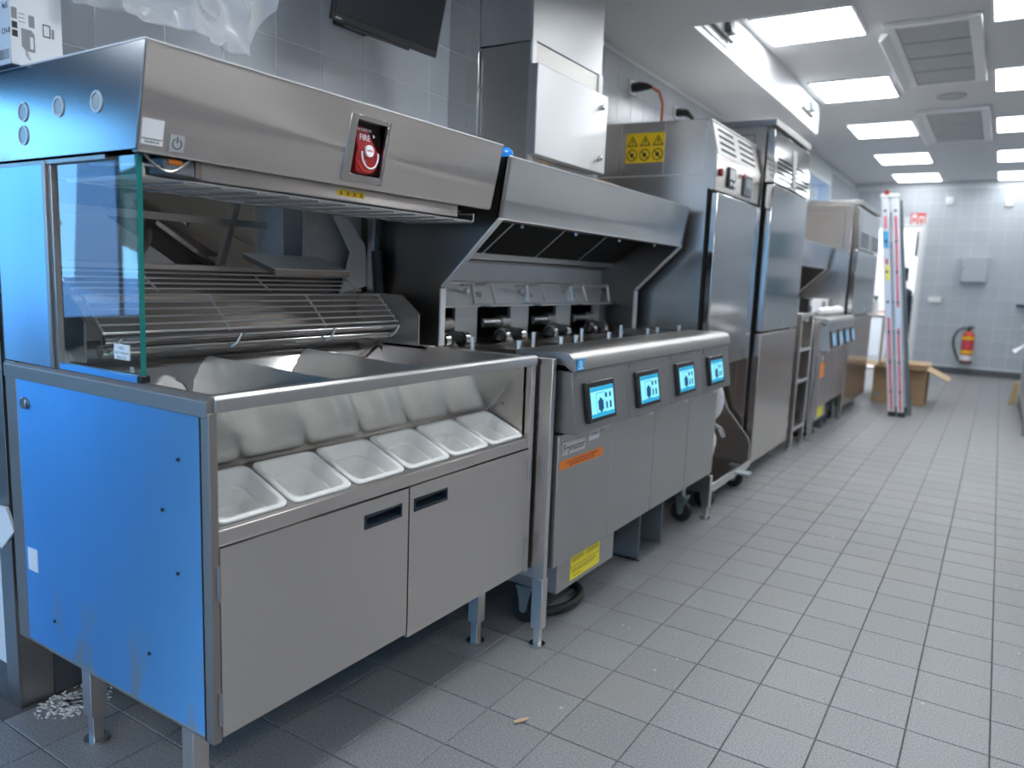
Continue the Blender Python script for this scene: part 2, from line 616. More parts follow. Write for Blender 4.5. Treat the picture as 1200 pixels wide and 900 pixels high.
def tile_mesh(name, w, h, t, matname, axis, c=0.0025):
    """one tile lying on its wall: a chamfered slab centred on its own origin, face towards +axis"""
    a, b = w / 2, h / 2
    lo = [(-a, -b), (a, -b), (a, b), (-a, b)]
    hi = [(-a + c, -b + c), (a - c, -b + c), (a - c, b - c), (-a + c, b - c)]
    pts = [(p, 0) for p in lo] + [(p, t - c) for p in lo] + [(p, t) for p in hi]
    def P(p, d):
        if axis == 'z':
            return (p[0], p[1], d)
        if axis == 'x':
            return (d, p[0], p[1])
        return (p[0], -d, p[1])
    vs = [P(p, d) for p, d in pts]
    fs = [(0, 3, 2, 1), (8, 9, 10, 11)]
    for i in range(4):
        j = (i + 1) % 4
        fs += [(i, j, 4 + j, 4 + i), (4 + i, 4 + j, 8 + j, 8 + i)]
    mb = MB().add(vs, fs)
    return mesh_from(mb, name, matname)


def lay_tiles(parent, name, me, spots, jitter=0.0, tilt=0.0):
    for p in spots:
        o = bpy.data.objects.new(name, me)
        C.objects.link(o)
        o.parent = parent
        o.location = p
        if tilt:
            o.rotation_euler = (random.uniform(-tilt, tilt), random.uniform(-tilt, tilt), 0)


def join_tiles(parent, name, me, spots):
    """the tiles too small to pick apart, joined into one part"""
    vs0 = [v.co.copy() for v in me.vertices]
    fs0 = [list(p.vertices) for p in me.polygons]
    mb = MB()
    for p in spots:
        mb.add([v + Vector(p) for v in vs0], fs0)
    ob = bpy.data.objects.new(name, mesh_from(mb, name, me.materials[0]))
    C.objects.link(ob)
    ob.parent = parent
    ob['kind'] = 'stuff'
    return ob


# ------------------------------------------------------------------ setting: floor
FX0, FX1, FY0, FY1 = -6.0, 2.6, -6.0, 15.6
floor = struct('floor', MB().box(FX0, FX1, FY0, FY1, -0.12, -0.004), 'floor_grout')
ftile = tile_mesh('floor_tile', 0.1955, 0.1965, 0.0085, 'floor_tile', 'z', 0.0018)
near_spots, far_spots = [], []
for i in range(-25, 19):
    for j in range(-34, 68):
        x, y = -0.985 + 0.198 * i, 2.145 + 0.2 * j
        if x < FX0 + 0.1 or x > FX1 - 0.1 or y < FY0 + 0.1 or y > FY1 - 0.1:
            continue
        if -2.3 < x < -2.0 and y > 0.85:
            continue
        if -2.1 < x < 1.0 and 0.3 < y and in_view((x, y, 0)):
            near_spots.append((y * 0.835 - x * 0.53, (x, y, -0.0085)))
        elif x > -3.5 and y > -1.5:
            far_spots.append((x, y, -0.0085))
near_spots.sort()
far_spots += [p for _, p in near_spots[298:]]
lay_tiles(floor, 'floor_tile', ftile, [p for _, p in near_spots[:298]], tilt=0.0012)
join_tiles(floor, 'distant_floor_tiles', ftile, far_spots)

# ------------------------------------------------------------------ setting: walls
WX = -2.1
# hatch opening in the wall behind the fry station: y 0.99-1.80, z 1.17-1.42
wl_mb = MB()
wl_mb.box(WX - 0.15, WX - 0.0016, 0.905, 0.99, 0, 2.83)
wl_mb.box(WX - 0.15, WX - 0.0016, 0.99, 1.80, 0, 1.17)
wl_mb.box(WX - 0.15, WX - 0.0016, 0.99, 1.80, 1.42, 2.83)
wl_mb.box(WX - 0.15, WX - 0.0016, 1.80, 9.75, 0, 2.83)
wl_mb.box(WX - 0.15, WX - 0.0016, 9.75, 11.1, 0, 2.20)
wl_mb.box(WX - 0.15, WX - 0.0016, 9.75, 11.1, 2.62, 2.83)
wl_mb.box(WX - 0.15, WX - 0.0016, 11.1, 13.1, 0, 2.83)
wall_left = struct('wall_left', wl_mb, 'grout')
wtile = tile_mesh('wall_tile', 0.1965, 0.1965, 0.008, 'tile_wall', 'x', 0.0015)
near_w, far_w = [], []
for j in range(0, 61):
    for k in range(0, 13):
        y, z = 1.072 + 0.2 * (j), 0.25 + 0.2 * k
        if y > 13.0:
            continue
        if 0.93 < y < 1.88 and 1.1 < z < 1.5:
            continue
        if 9.65 < y < 11.2 and z > 2.15:
            continue
        if z > 2.6 and y < 7.4:
            continue
        p = (WX - 0.008, y, z)
        if z > 1.5 and y < 7.0 and in_view((WX, y, z)):
            near_w.append(p)
        else:
            far_w.append(p)
lay_tiles(wall_left, 'wall_tile', wtile, near_w)
join_tiles(wall_left, 'distant_wall_tiles', wtile, far_w)

# the lobby end of that wall: a white tiled face looking at the window side
wall_lobby = struct('wall_lobby', MB().box(-6.0, WX - 0.02, 0.915, 1.05, 0, 2.83), 'grout')
ltile = tile_mesh('lobby_tile', 0.1965, 0.3965, 0.009, 'tile_white', 'y', 0.002)
lay_tiles(wall_lobby, 'wall_tile', ltile, [(-2.275 - 0.2 * i, 0.915, 0.305 + 0.4 * k) for i in range(18) for k in range(6)])
wall_front = struct('wall_front', MB().box(FX0, FX1, -6.15, -6.0, 0, 0.35).box(FX0, FX1, -6.15, -6.0, 2.45, 2.83)
                    .box(1.32, FX1, -6.15, -6.0, 0.35, 2.45), 'plaster')
wall_window = struct('wall_window', MB().box(-6.15, -6.0, -6.0, 1.05, 0, 0.70).box(-6.15, -6.0, -6.0, 1.05, 2.35, 2.83).box(-6.15, -6.0, -3.5, -2.05, 0.70, 2.35), 'dark_wall')
wall_right = struct('wall_right', MB().box(FX1, FX1 + 0.15, -6.0, 7.5, 0, 2.83), 'right_paint')
struct('wall_right', MB().box(FX1, FX1 + 0.15, 7.5, 13.1, 0, 2.83), 'tile_far')
wf = MB()
DX0, DX1, DZ = -2.0, -1.13, 2.16
wf.box(-2.25, DX0, 13.1016, 13.25, 0, 2.83).box(DX1, FX1, 13.1016, 13.25, 0, 2.83).box(DX0, DX1, 13.1016, 13.25, DZ, 2.83)
wall_far = struct('wall_far', wf, 'grout')
fwt = tile_mesh('far_tile', 0.1955, 0.1955, 0.008, 'tile_far', 'y', 0.002)
fn, ff = [], []
for i in range(-6, 19):
    for k in range(0, 14):
        x, z = -0.95 + 0.2 * i, 0.225 + 0.2 * k
        if x < -2.12 or x > 2.5 or z > 2.8:
            continue
        if x < DX1 + 0.1 and z < DZ + 0.1:
            continue
        (fn if x < 0.75 else ff).append((x, 13.108, z))
lay_tiles(wall_far, 'wall_tile', fwt, fn)
join_tiles(wall_far, 'more_wall_tiles', fwt, ff)

baseboard_left = struct('baseboard_left', MB().box(WX - 0.0016, WX + 0.004, 0.91, 13.1, 0, 0.13), 'base_tile')
baseboard_far = struct('baseboard_far', MB().box(DX1 + 0.05, FX1, 13.092, 13.106, 0, 0.10), 'base_tile')
baseboard_lobby = struct('baseboard_lobby', MB().box(-6, WX - 0.05, 0.90, 0.915, 0, 0.10), 'base_tile')
# steel guard on the wall's corner
trim_1 = struct('trim_1', MB().box(WX - 0.06, WX + 0.006, 0.897, 0.905, 0, 2.57).box(WX - 0.002, WX + 0.006, 0.905, 0.985, 0, 2.57), 'steel_dull', 0.001)

# ceiling with its dropped soffit: low over the near end and along the equipment
SZ, CZ = 2.57, 2.83
cb = MB()
cb.box(-6.15, FX1 + 0.15, 4.12, 15.8, CZ, CZ + 0.12)
cb.box(WX - 0.15, FX1 + 0.15, -6.15, 4.12, SZ, CZ + 0.12)
cb.box(-6.15, WX - 0.15, 1.05, 4.12, SZ, CZ + 0.12)
cb.box(WX - 0.15, -1.56, 4.12, 7.40, SZ, CZ)
ceiling = struct('ceiling', cb, 'ceiling')
struct('ceiling', MB().box(-6.15, WX - 0.15, -6.15, 1.05, SZ, CZ + 0.12), 'dark_wall')
trim_2 = struct('trim_2', MB().box(-1.56, -1.552, 4.12, 7.408, SZ, CZ).box(WX, -1.552, 7.40, 7.408, SZ, CZ), 'white')
# recess edge strip of the dropped ceiling
trim_3 = struct('trim_3', MB().box(-1.55, FX1, 4.12, 4.128, SZ, CZ), 'ceiling')

# far door opening with its pale frame, and the room behind
door_1 = struct('door_1', MB().box(DX0, DX0 + 0.05, 13.08, 13.26, 0, DZ).box(DX1 - 0.005, DX1 + 0.05, 13.08, 13.26, 0, DZ + 0.05)
                .box(DX0, DX1, 13.08, 13.26, DZ, DZ + 0.05), 'white', 0.004)
part('door_closer', MB().box(-1.185, -1.145, 13.11, 13.15, 1.73, 2.12), 'black', door_1)
wall_store = struct('wall_store', MB().box(-3.2, -0.2, 15.5, 15.6, 0, CZ).box(-3.3, -3.2, 13.25, 15.6, 0, CZ).box(-0.3, -0.2, 13.25, 15.6, 0, CZ), 'plaster')

# little high window on the wall above the line
window_1 = struct('window_1', MB().box(WX - 0.13, WX + 0.008, 9.75, 9.80, 2.2, 2.62).box(WX - 0.13, WX + 0.008, 11.05, 11.1, 2.2, 2.62)
                  .box(WX - 0.13, WX + 0.008, 9.8, 11.05, 2.2, 2.25).box(WX - 0.13, WX + 0.008, 9.8, 11.05, 2.57, 2.62), 'white', 0.003)
part('pane', MB().box(WX - 0.09, WX - 0.082, 9.80, 11.05, 2.25, 2.57), 'window', window_1)
# big windows of the lobby
w2 = MB()
for y in (-6.0, -3.58, -2.00, -0.65, 0.80):
    w2.box(-6.06, -5.98, y - 0.03, y + 0.05, 0.70, 2.35)
w2.box(-6.06, -5.98, -6, -3.55, 0.70, 0.76).box(-6.06, -5.98, -6, -3.55, 2.29, 2.35)
w2.box(-6.06, -5.98, -2.0, 0.85, 0.70, 0.76).box(-6.06, -5.98, -2.0, 0.85, 2.29, 2.35)
window_2 = struct('window_2', w2, 'window_frame')
for a, b in ((-5.95, -3.61), (-1.95, -0.68), (-0.60, 0.77)):
    part('pane', MB().box(-6.03, -6.022, a, b, 0.76, 2.29), 'window', window_2)
w3 = MB()
for x in (-6.0, -4.2, -2.4, -0.6, 1.25):
    w3.box(x - 0.04, x + 0.04, -6.06, -5.98, 0.35, 2.45)
w3.box(-6, 1.3, -6.06, -5.98, 0.35, 0.42).box(-6, 1.3, -6.06, -5.98, 2.38, 2.45)
window_3 = struct('window_3', w3, 'window_frame')
for x in (-6.0, -4.2, -2.4, -0.6):
    part('pane', MB().box(x + 0.04, x + 1.76, -6.03, -6.022, 0.42, 2.38), 'window', window_3)

# back kitchen seen through the hatch
wall_back = struct('wall_back', MB().box(-4.1, -4.0, 1.05, 6.0, 0, CZ).box(-4.0, WX - 0.15, 6.0, 6.1, 0, CZ), 'back_paint')

# outside
ground = struct('ground', MB().box(-60, 40, -60, 40, -0.30, -0.14), 'paving')


# ------------------------------------------------------------------ ceiling lamps and cassettes
def panel(x0, x1, y0, y1, z, label, group):
    o = thing('ceiling_light', label, 'light', ((x0 + x1) / 2, (y0 + y1) / 2, z), group)
    f = MB().box(x0 - 0.02, x0, y0 - 0.02, y1 + 0.02, z - 0.012, z).box(x1, x1 + 0.02, y0 - 0.02, y1 + 0.02, z - 0.012, z)
    f.box(x0, x1, y0 - 0.02, y0, z - 0.012, z).box(x0, x1, y1, y1 + 0.02, z - 0.012, z)
    part('frame', f, 'white', o)
    part('diffuser', MB().box(x0, x1, y0, y1, z - 0.008, z - 0.001), 'lamp_far' if 8 < y0 < 13.1 else 'lamp', o)


ys = [(4.93, 5.49), (6.62, 7.30), (8.40, 9.14), (10.33, 11.10), (12.11, 12.92)]
words = ['first and largest lit ceiling panel, beside the white soffit end',
         'second lit ceiling panel from the soffit, beside the big grille',
         'third lit ceiling panel, beside the smaller grille',
         'fourth lit ceiling panel, between the smaller grille and the tiled end wall',
         'fifth lit ceiling panel, closest to the tiled end wall above the fire sign']
for (a, b), w in zip(ys, words):
    panel(-1.48, -0.915, a, b, CZ, w, 'lit ceiling panels along the equipment')
words = ['cropped lit panel at the picture edge nearest the dropped ceiling',
         'cropped lit panel level with the big ceiling grille',
         'cropped lit panel level with the smaller ceiling grille',
         'cropped lit panel second from the tiled end wall',
         'cropped lit panel nearest the tiled end wall']
for (a, b), w in zip([(4.95, 5.55), (6.72, 7.40), (8.51, 9.25), (10.43, 11.25), (12.2, 13.0)], words):
    panel(-0.21, 0.36, a, b, CZ, w, 'lit ceiling panels along the aisle')
for x, w in ((-0.55, 'on the fryer side of the aisle'), (1.2, 'on the empty side of the aisle')):  # unseen panels added in the dropped ceiling to brighten the near end
    for y, v in ((-3.6, 'by the front windows'), (-1.0, 'behind the camera'), (1.7, 'above the fry station')):
        panel(x - 0.3, x + 0.3, y - 0.3, y + 0.3, SZ, 'added unseen lit ceiling panel ' + w + ', ' + v, 'added lit panels of the dropped ceiling')
for y, w in ((5.2, 'closest to the dropped ceiling'), (8.8, 'opposite the ladder'), (12.4, 'nearest the tiled end wall')):
    panel(1.3, 1.9, y - 0.3, y + 0.3, CZ, 'lit panel along the opposite wall, ' + w, 'lit panels of the opposite wall')
for y, w in ((-0.9, 'nearest the kitchen wall'), (-3.6, 'nearest the front windows')):  # unseen lobby panels added to grey the reflected wall above the windows
    panel(-4.3, -3.7, y - 0.3, y + 0.3, SZ, 'added unseen lit panel in the lobby ceiling, ' + w, 'added lit panels of the lobby')
panel(-2.0, -0.8, 13.9, 15.1, CZ, 'large lit panel in the room behind the door', 'lit panel of the store')
panel(-3.4, -3.0, 2.7, 3.1, SZ, 'lit panel in the back kitchen behind the hatch', 'lit panel of the back kitchen')


def cassette(x0, x1, y0, y1, label, n):
    o = thing('ceiling_cassette', label, 'air conditioner', ((x0 + x1) / 2, (y0 + y1) / 2, CZ))
    z = CZ
    f = MB()
    bw = 0.07
    f.box(x0, x0 + bw, y0, y1, z - 0.03, z).box(x1 - bw, x1, y0, y1, z - 0.03, z)
    f.box(x0 + bw, x1 - bw, y0, y0 + 0.05, z - 0.03, z).box(x0 + bw, x1 - bw, y1 - 0.05, y1, z - 0.03, z)
    part('frame', f, 'white', o, 0.004)
    part('grille_back', MB().box(x0 + bw, x1 - bw, y0 + 0.05, y1 - 0.05, z - 0.004, z - 0.001), 'vent_grey', o)
    L = y1 - y0 - 0.10
    for k in range(n):
        ya = y0 + 0.05 + L * k / n
        part('slat', MB().box(x0 + bw + 0.002, x1 - bw - 0.002, ya + 0.012, ya + L / n - 0.012, z - 0.022, z - 0.008), 'vent_grey', o, 0.003)
    part('flap', MB().hexa([(x0 - 0.02, y0 + 0.12, z - 0.03), (x0 + 0.03, y0 + 0.12, z - 0.028), (x0 + 0.03, y1 - 0.1, z - 0.028), (x0 - 0.02, y1 - 0.1, z - 0.03)],
                           [(x0 - 0.03, y0 + 0.12, z - 0.07), (x0 - 0.02, y0 + 0.12, z - 0.075), (x0 - 0.02, y1 - 0.1, z - 0.075), (x0 - 0.03, y1 - 0.1, z - 0.07)]), 'white', o)


cassette(-0.80, -0.27, 5.35, 6.95, 'big grey slatted ceiling cassette with a white flap, beside the second lit panel', 4)
cassette(-0.83, -0.26, 7.98, 9.60, 'smaller looking slatted ceiling cassette beyond the round speaker', 6)
o = thing('ceiling_speaker', 'flat grey round speaker between the two ceiling cassettes', 'speaker', (-0.53, 7.48, CZ))
part('rim', MB().disc_ring((-0.53, 7.48, CZ - 0.012), 'z', 0.11, 0.095, 0.012, 24), 'vent_grey', o)
part('grille', MB().cyl((-0.53, 7.48, CZ - 0.008), (-0.53, 7.48, CZ), 0.095, 24), 'vent_grey', o)


def emergency(y0, y1, z0, z1, label):
    o = thing('emergency_light', label, 'light', (-1.552, (y0 + y1) / 2, z0))
    part('back_plate', MB().box(-1.552, -1.545, y0 - 0.06, y1 + 0.06, z0 - 0.05, z1 + 0.05), 'white', o, 0.003)
    part('tube', MB().cyl((-1.53, y0, z0), (-1.53, y1, z0 - 0.01), 0.011, 10), 'black', o)
    part('head', MB().hexa([(-1.545, y1 - 0.10, z1 - 0.02), (-1.50, y1 - 0.10, z1 - 0.02), (-1.50, y1, z1 - 0.02), (-1.545, y1, z1 - 0.02)],
                           [(-1.545, y1 - 0.12, z1 + 0.06), (-1.52, y1 - 0.12, z1 + 0.06), (-1.52, y1 - 0.02, z1 + 0.06), (-1.545, y1 - 0.02, z1 + 0.06)]), 'dark_bracket', o, 0.003)
    part('wire_guard', MB().tube([(-1.545, y1, z0), (-1.50, y1 + 0.03, z0), (-1.50, y1 + 0.03, z1), (-1.545, y1, z1)], 0.004, 6)
         .tube([(-1.545, y0, z0), (-1.50, y0 - 0.03, z0 - 0.02), (-1.50, y0 - 0.03, z1 - 0.02), (-1.545, y0, z1 - 0.02)], 0.004, 6), 'dark_bracket', o)


emergency(4.32, 4.72, 2.655, 2.70, 'black tube lamp on a white plate at the near end of the soffit face')
emergency(6.68, 7.05, 2.665, 2.71, 'small caged lamp on a white plate at the far end of the soffit face')

# ------------------------------------------------------------------ FRY HOLDING STATION (nearest unit)
Y0, Y1, XB, XF = 0.845, 2.006, -1.955, -1.19
st = thing('fry_station', 'nearest stainless fry holding station with blue tinted side, glass pane and white pans', 'counter', (-1.57, 1.42, 0))
# steel side panel with the blue reflection in its colour, inside a steel border
part('side_panel', MB().box(-1.905, -1.212, Y0 + 0.0005, Y0 + 0.012, 0.283, 0.922), 'film', st, 0.001, 'steel side panel tinted with the blue reflection')
part('side_frame', MB().box(XB, -1.905, Y0, Y0 + 0.02, 0.275, 0.96).box(-1.212, XF - 0.03, Y0, Y0 + 0.02, 0.275, 0.93)
     .box(-1.905, -1.212, Y0 + 0.001, Y0 + 0.02, 0.275, 0.283), 'frame_steel', st, 0.0015)
part('side_top_rail', MB().prism([(Y0 - 0.003, 0.922), (Y0 + 0.012, 0.92), (Y0 + 0.03, 0.945), (Y0 + 0.022, 0.962), (Y0 + 0.008, 0.962), (Y0 - 0.003, 0.952)], 'x', -1.955, -1.192), 'frame_steel', st, 0.001)
part('lock_button', MB().cyl((-1.868, Y0 - 0.006, 0.868), (-1.868, Y0 + 0.004, 0.868), 0.014, 20), 'steel_dull', st, 0.002)
part('rating_plate', MB().box(-1.888, -1.845, Y0 - 0.002, Y0 + 0.001, 0.462, 0.518), 'carton_white', st, 0.001, 'pale rectangular plate')
for k, (x, z) in enumerate([(-1.285, 0.83), (-1.34, 0.72), (-1.294, 0.60), (-1.40, 0.40), (-1.78, 0.36)]):
    part('screw', MB().cyl((x, Y0 - 0.002, z), (x, Y0 + 0.002, z), 0.004, 8), 'ink', st)
# carcass
part('carcass', MB().box(XB, XB + 0.012, Y0 + 0.012, Y1, 0.275, 1.10).box(XB, XF - 0.02, Y1 - 0.012, Y1, 0.275, 0.93)
     .box(XB, XF - 0.02, Y0 + 0.012, Y1 - 0.012, 0.275, 0.287), 'steel_dull', st)
part('front_post', MB().box(XF - 0.03, XF, Y0, Y0 + 0.018, 0.275, 0.93), 'frame_steel', st, 0.001)
part('front_post', MB().box(XF - 0.03, XF, Y1 - 0.022, Y1, 0.262, 0.93), 'steel', st, 0.001)
part('top_rail', MB().prism([(XF + 0.004, 0.930), (XF + 0.005, 0.955), (XF - 0.001, 0.962), (XF - 0.022, 0.962), (XF - 0.03, 0.953), (XF - 0.03, 0.93)], 'y', Y0 + 0.012, Y1), 'steel_satin', st, 0.002, smooth=60)
# tilted shelf with six openings, and the sloped back above it
SL = math.radians(22.2)
def sp(q, y, off=0.0):
    """point on the tilted shelf: q runs up its slope from the front lip"""
    return (-1.193 - q * math.cos(SL) + off * math.sin(SL), y, 0.702 + q * math.sin(SL) + off * math.cos(SL))
def sbox(mb, q0, q1, y0, y1, t=0.006):
    return mb.hexa([sp(q0, y0), sp(q0, y1), sp(q1, y1), sp(q1, y0)], [sp(q0, y0, -t), sp(q0, y1, -t), sp(q1, y1, -t), sp(q1, y0, -t)])
pitch, p0 = 0.1850, 0.866
SD = 0.180
sh = MB()
sbox(sh, 0.0, 0.014, Y0 + 0.018, Y1 - 0.022)
sbox(sh, 0.160, SD, Y0 + 0.018, Y1 - 0.022)
for k in range(7):
    yc = p0 + pitch * k
    sbox(sh, 0.014, 0.160, max(yc - 0.011, Y0 + 0.018), min(yc + 0.011, Y1 - 0.022))
part('pan_shelf', sh, 'steel_dull', st)
part('shelf_lip', MB().box(XF - 0.006, XF - 0.001, Y0 + 0.018, Y1 - 0.022, 0.672, 0.703), 'steel', st, 0.001)
SB = sp(SD, 0)
part('sloped_back', MB().slab([(-1.212, Y0 + 0.014, 0.935), (-1.212, Y1 - 0.013, 0.935), (SB[0], Y1 - 0.013, SB[2]), (SB[0], Y0 + 0.014, SB[2])], 0.004), 'steel_mirror', st)
part('niche_cheek', MB().prism([(XF - 0.02, 0.70), (SB[0], SB[2]), (-1.212, 0.93), (XF - 0.02, 0.93)], 'y', Y1 - 0.022, Y1 - 0.013), 'steel', st)
part('cheek_seam', MB().bar((-1.214, Y1 - 0.0225, 0.928), (SB[0], Y1 - 0.0225, SB[2]), 0.002, 0.003), 'edge', st)
for x, z in ((-1.235, 0.885), (-1.295, 0.80)):
    part('screw', MB().cyl((x, Y1 - 0.0235, z), (x, Y1 - 0.021, z), 0.003, 8), 'ink', st)
# doors
for k, (ya, yb, hy0, hy1) in enumerate([(0.864, 1.409, 1.253, 1.384), (1.414, 1.983, 1.430, 1.568)]):
    zb = 0.283 - 0.012 * k
    hz0, hz1 = 0.601, 0.636
    d = MB()
    d.box(XF - 0.02, XF + 0.001, ya, hy0, zb, 0.668).box(XF - 0.02, XF + 0.001, hy1, yb, zb, 0.668)
    d.box(XF - 0.02, XF + 0.001, hy0, hy1, zb, hz0).box(XF - 0.02, XF + 0.001, hy0, hy1, hz1, 0.668)
    dr = part('door', d, 'steel', st)
    hb = MB().box(XF - 0.026, XF - 0.020, hy0, hy1, hz0, hz1)
    for a, b, c, e in ((hy0, hy0 + 0.006, hz0, hz1), (hy1 - 0.006, hy1, hz0, hz1), (hy0, hy1, hz0, hz0 + 0.006), (hy0, hy1, hz1 - 0.006, hz1)):
        hb.box(XF - 0.02, XF + 0.003, a, b, c, e)
    hb.hexa([(XF - 0.02, hy0 + 0.006, hz0 + 0.006), (XF - 0.005, hy0 + 0.006, hz0 + 0.006), (XF - 0.005, hy1 - 0.006, hz0 + 0.006), (XF - 0.02, hy1 - 0.006, hz0 + 0.006)],
            [(XF - 0.02, hy0 + 0.006, hz0 + 0.014), (XF - 0.018, hy0 + 0.006, hz0 + 0.014), (XF - 0.018, hy1 - 0.006, hz0 + 0.014), (XF - 0.02, hy1 - 0.006, hz0 + 0.014)])
    part('handle', hb, 'handle', dr, 0.001, 'dark recessed pull handle')
    for z in (0.345, 0.60):
        yy = ya - 0.004 if k == 0 else yb + 0.003
        part('hinge', MB().cyl((XF + 0.002, yy, z - 0.035), (XF + 0.002, yy, z + 0.035), 0.004, 8), 'steel_dull', dr)
part('door_gap', MB().box(XF - 0.03, XF - 0.022, Y0 + 0.02, Y1 - 0.02, 0.29, 0.672), 'gap', st)
# legs
for x, y in ((-1.375, 0.93), (-1.80, 0.94), (-1.335, 1.935), (-1.80, 1.93)):
    lg = part('leg', MB().box(x - 0.02, x + 0.02, y - 0.02, y + 0.02, 0.075, 0.28).box(x - 0.013, x + 0.013, y - 0.013, y + 0.013, 0.008, 0.08), 'steel', st, 0.002)
    part('foot', MB().cyl((x, y, 0.001), (x, y, 0.010), 0.03, 14), 'chrome', lg)
# bin with dividers
bn = MB()
bn.box(-1.78, -1.335, Y0 + 0.03, Y1 - 0.03, 0.828, 0.836)
part('bin_floor', bn, 'steel_dull', st)
part('bin_back', MB().slab([(-1.78, Y0 + 0.03, 0.845), (-1.78, Y1 - 0.015, 0.845), (-1.83, Y1 - 0.015, 0.987), (-1.83, Y0 + 0.03, 0.987)], 0.006), 'steel_smooth', st)
part('bin_side', MB().box(-1.80, -1.215, Y1 - 0.03, Y1 - 0.022, 0.845, 0.955), 'steel', st)
part('deck_right', MB().box(-1.95, -1.60, Y1 - 0.03, Y1 + 0.012, 0.945, 0.957), 'steel', st, 0.001)
for y in (1.215, 1.545):
    part('divider', MB().prism([(-1.325, 0.84), (-1.226, 0.940), (-1.225, 0.952), (-1.70, 0.966), (-1.715, 0.960), (-1.745, 0.930), (-1.745, 0.922), (-1.765, 0.90), (-1.775, 0.84)], 'y', y - 0.0025, y + 0.0025), 'steel_dull', st)
part('rear_ledge', MB().prism([(-1.832, 0.975), (-1.832, 0.99), (-1.955, 1.005), (-1.955, 0.98)], 'y', Y0 + 0.02, Y1), 'steel_dark', st)
part('rear_splash', MB().slab([(-1.90, Y0 + 0.03, 1.0), (-1.90, Y1, 1.0), (-1.952, Y1, 1.185), (-1.952, Y0 + 0.03, 1.185)], 0.006), 'steel_dark', st)
part('rear_rail', MB().box(-1.975, -1.945, Y0 + 0.03, Y1, 1.172, 1.198), 'steel', st, 0.003)
# scoop cheeks
part('scoop_cheek', MB().prism([(-1.90, 0.963), (-1.753, 0.966), (-1.750, 1.058), (-1.78, 1.092), (-1.815, 1.119), (-1.90, 1.128)], 'y', 0.924, 0.93), 'steel_dull', st)
part('scoop_cheek', MB().prism([(-1.90, 0.958), (-1.618, 0.96), (-1.618, 1.064), (-1.69, 1.123), (-1.76, 1.125), (-1.90, 1.125)], 'y', 1.95, 1.956), 'steel_dull', st)
# rear infill, gusset and strut at the far end
part('rear_panel', MB().box(-1.968, -1.955, 1.765, Y1 + 0.02, 1.10, 1.42), 'matte_steel', st)
part('gusset', MB().prism([(1.843, 1.378), (1.905, 1.378), (1.99, 1.29), (2.02, 1.15), (1.875, 1.12), (1.925, 1.26)], 'x', -1.91, -1.902), 'edge', st)
part('gas_strut', MB().cyl((-1.86, 2.018, 1.11), (-1.855, 2.0, 1.27), 0.019, 14).cyl((-1.855, 2.0, 1.27), (-1.85, 2.01, 1.41), 0.008, 10), 'black', st)
part('rear_upright', MB().box(-1.90, -1.87, 2.0, 2.012, 1.08, 1.41), 'steel', st, 0.002)
# upper side: blue tinted strip, posts and glass pane
part('upper_side_panel', MB().box(XB, -1.742, Y0 + 0.002, Y0 + 0.02, 0.962, 1.402), 'reflection_pale', st, 0.001, 'narrow steel side panel tinted with pale blue reflection')
part('glass_post', MB().box(-1.742, -1.728, Y0 - 0.002, Y0 + 0.022, 0.962, 1.404).box(-1.728, -1.714, Y0 + 0.004, Y0 + 0.018, 0.962, 1.404), 'steel_dull', st, 0.002)
gp = part('glass_pane', MB().add([(-1.714, Y0 + 0.012, 0.974), (-1.411, Y0 + 0.012, 0.974), (-1.404, Y0 + 0.012, 1.402), (-1.714, Y0 + 0.012, 1.402)], [(0, 1, 2, 3)]), 'glass', st, label='clear glass side pane')
part('glass_edge', MB().hexa([(-1.411, Y0 + 0.007, 0.968), (-1.408, Y0 + 0.007, 0.968), (-1.408, Y0 + 0.017, 0.968), (-1.411, Y0 + 0.017, 0.968)],
                             [(-1.404, Y0 + 0.007, 1.403), (-1.401, Y0 + 0.007, 1.403), (-1.401, Y0 + 0.017, 1.403), (-1.404, Y0 + 0.017, 1.403)]), 'teal', gp)
part('glass_clip', MB().box(-1.418, -1.402, Y0 + 0.002, Y0 + 0.022, 0.963, 0.978), 'black', gp, 0.002)
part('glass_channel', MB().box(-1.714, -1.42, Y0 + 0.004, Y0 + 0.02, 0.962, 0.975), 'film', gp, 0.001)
stk = part('glass_sticker', MB().box(-1.507, -1.454, Y0 + 0.0095, Y0 + 0.0115, 1.003, 1.034), 'paper', gp, label='white paper sticker')
for k, s in enumerate(('HEISS', 'nicht anfassen', 'Bitte Zeit')):
    text('sticker_text', s, 0.0085, (-1.4805, Y0 + 0.0094, 1.0265 - 0.0095 * k), XP, ZP, gp, 'ink_grey', 0.0002)
text('etched_mark', 'ESG', 0.008, (-1.447, Y0 + 0.0108, 0.988), XP, ZP, gp, 'white', 0.0002)
text('etched_mark', 'EN 12150', 0.0035, (-1.447, Y0 + 0.0108, 0.982), XP, ZP, gp, 'white', 0.0002)

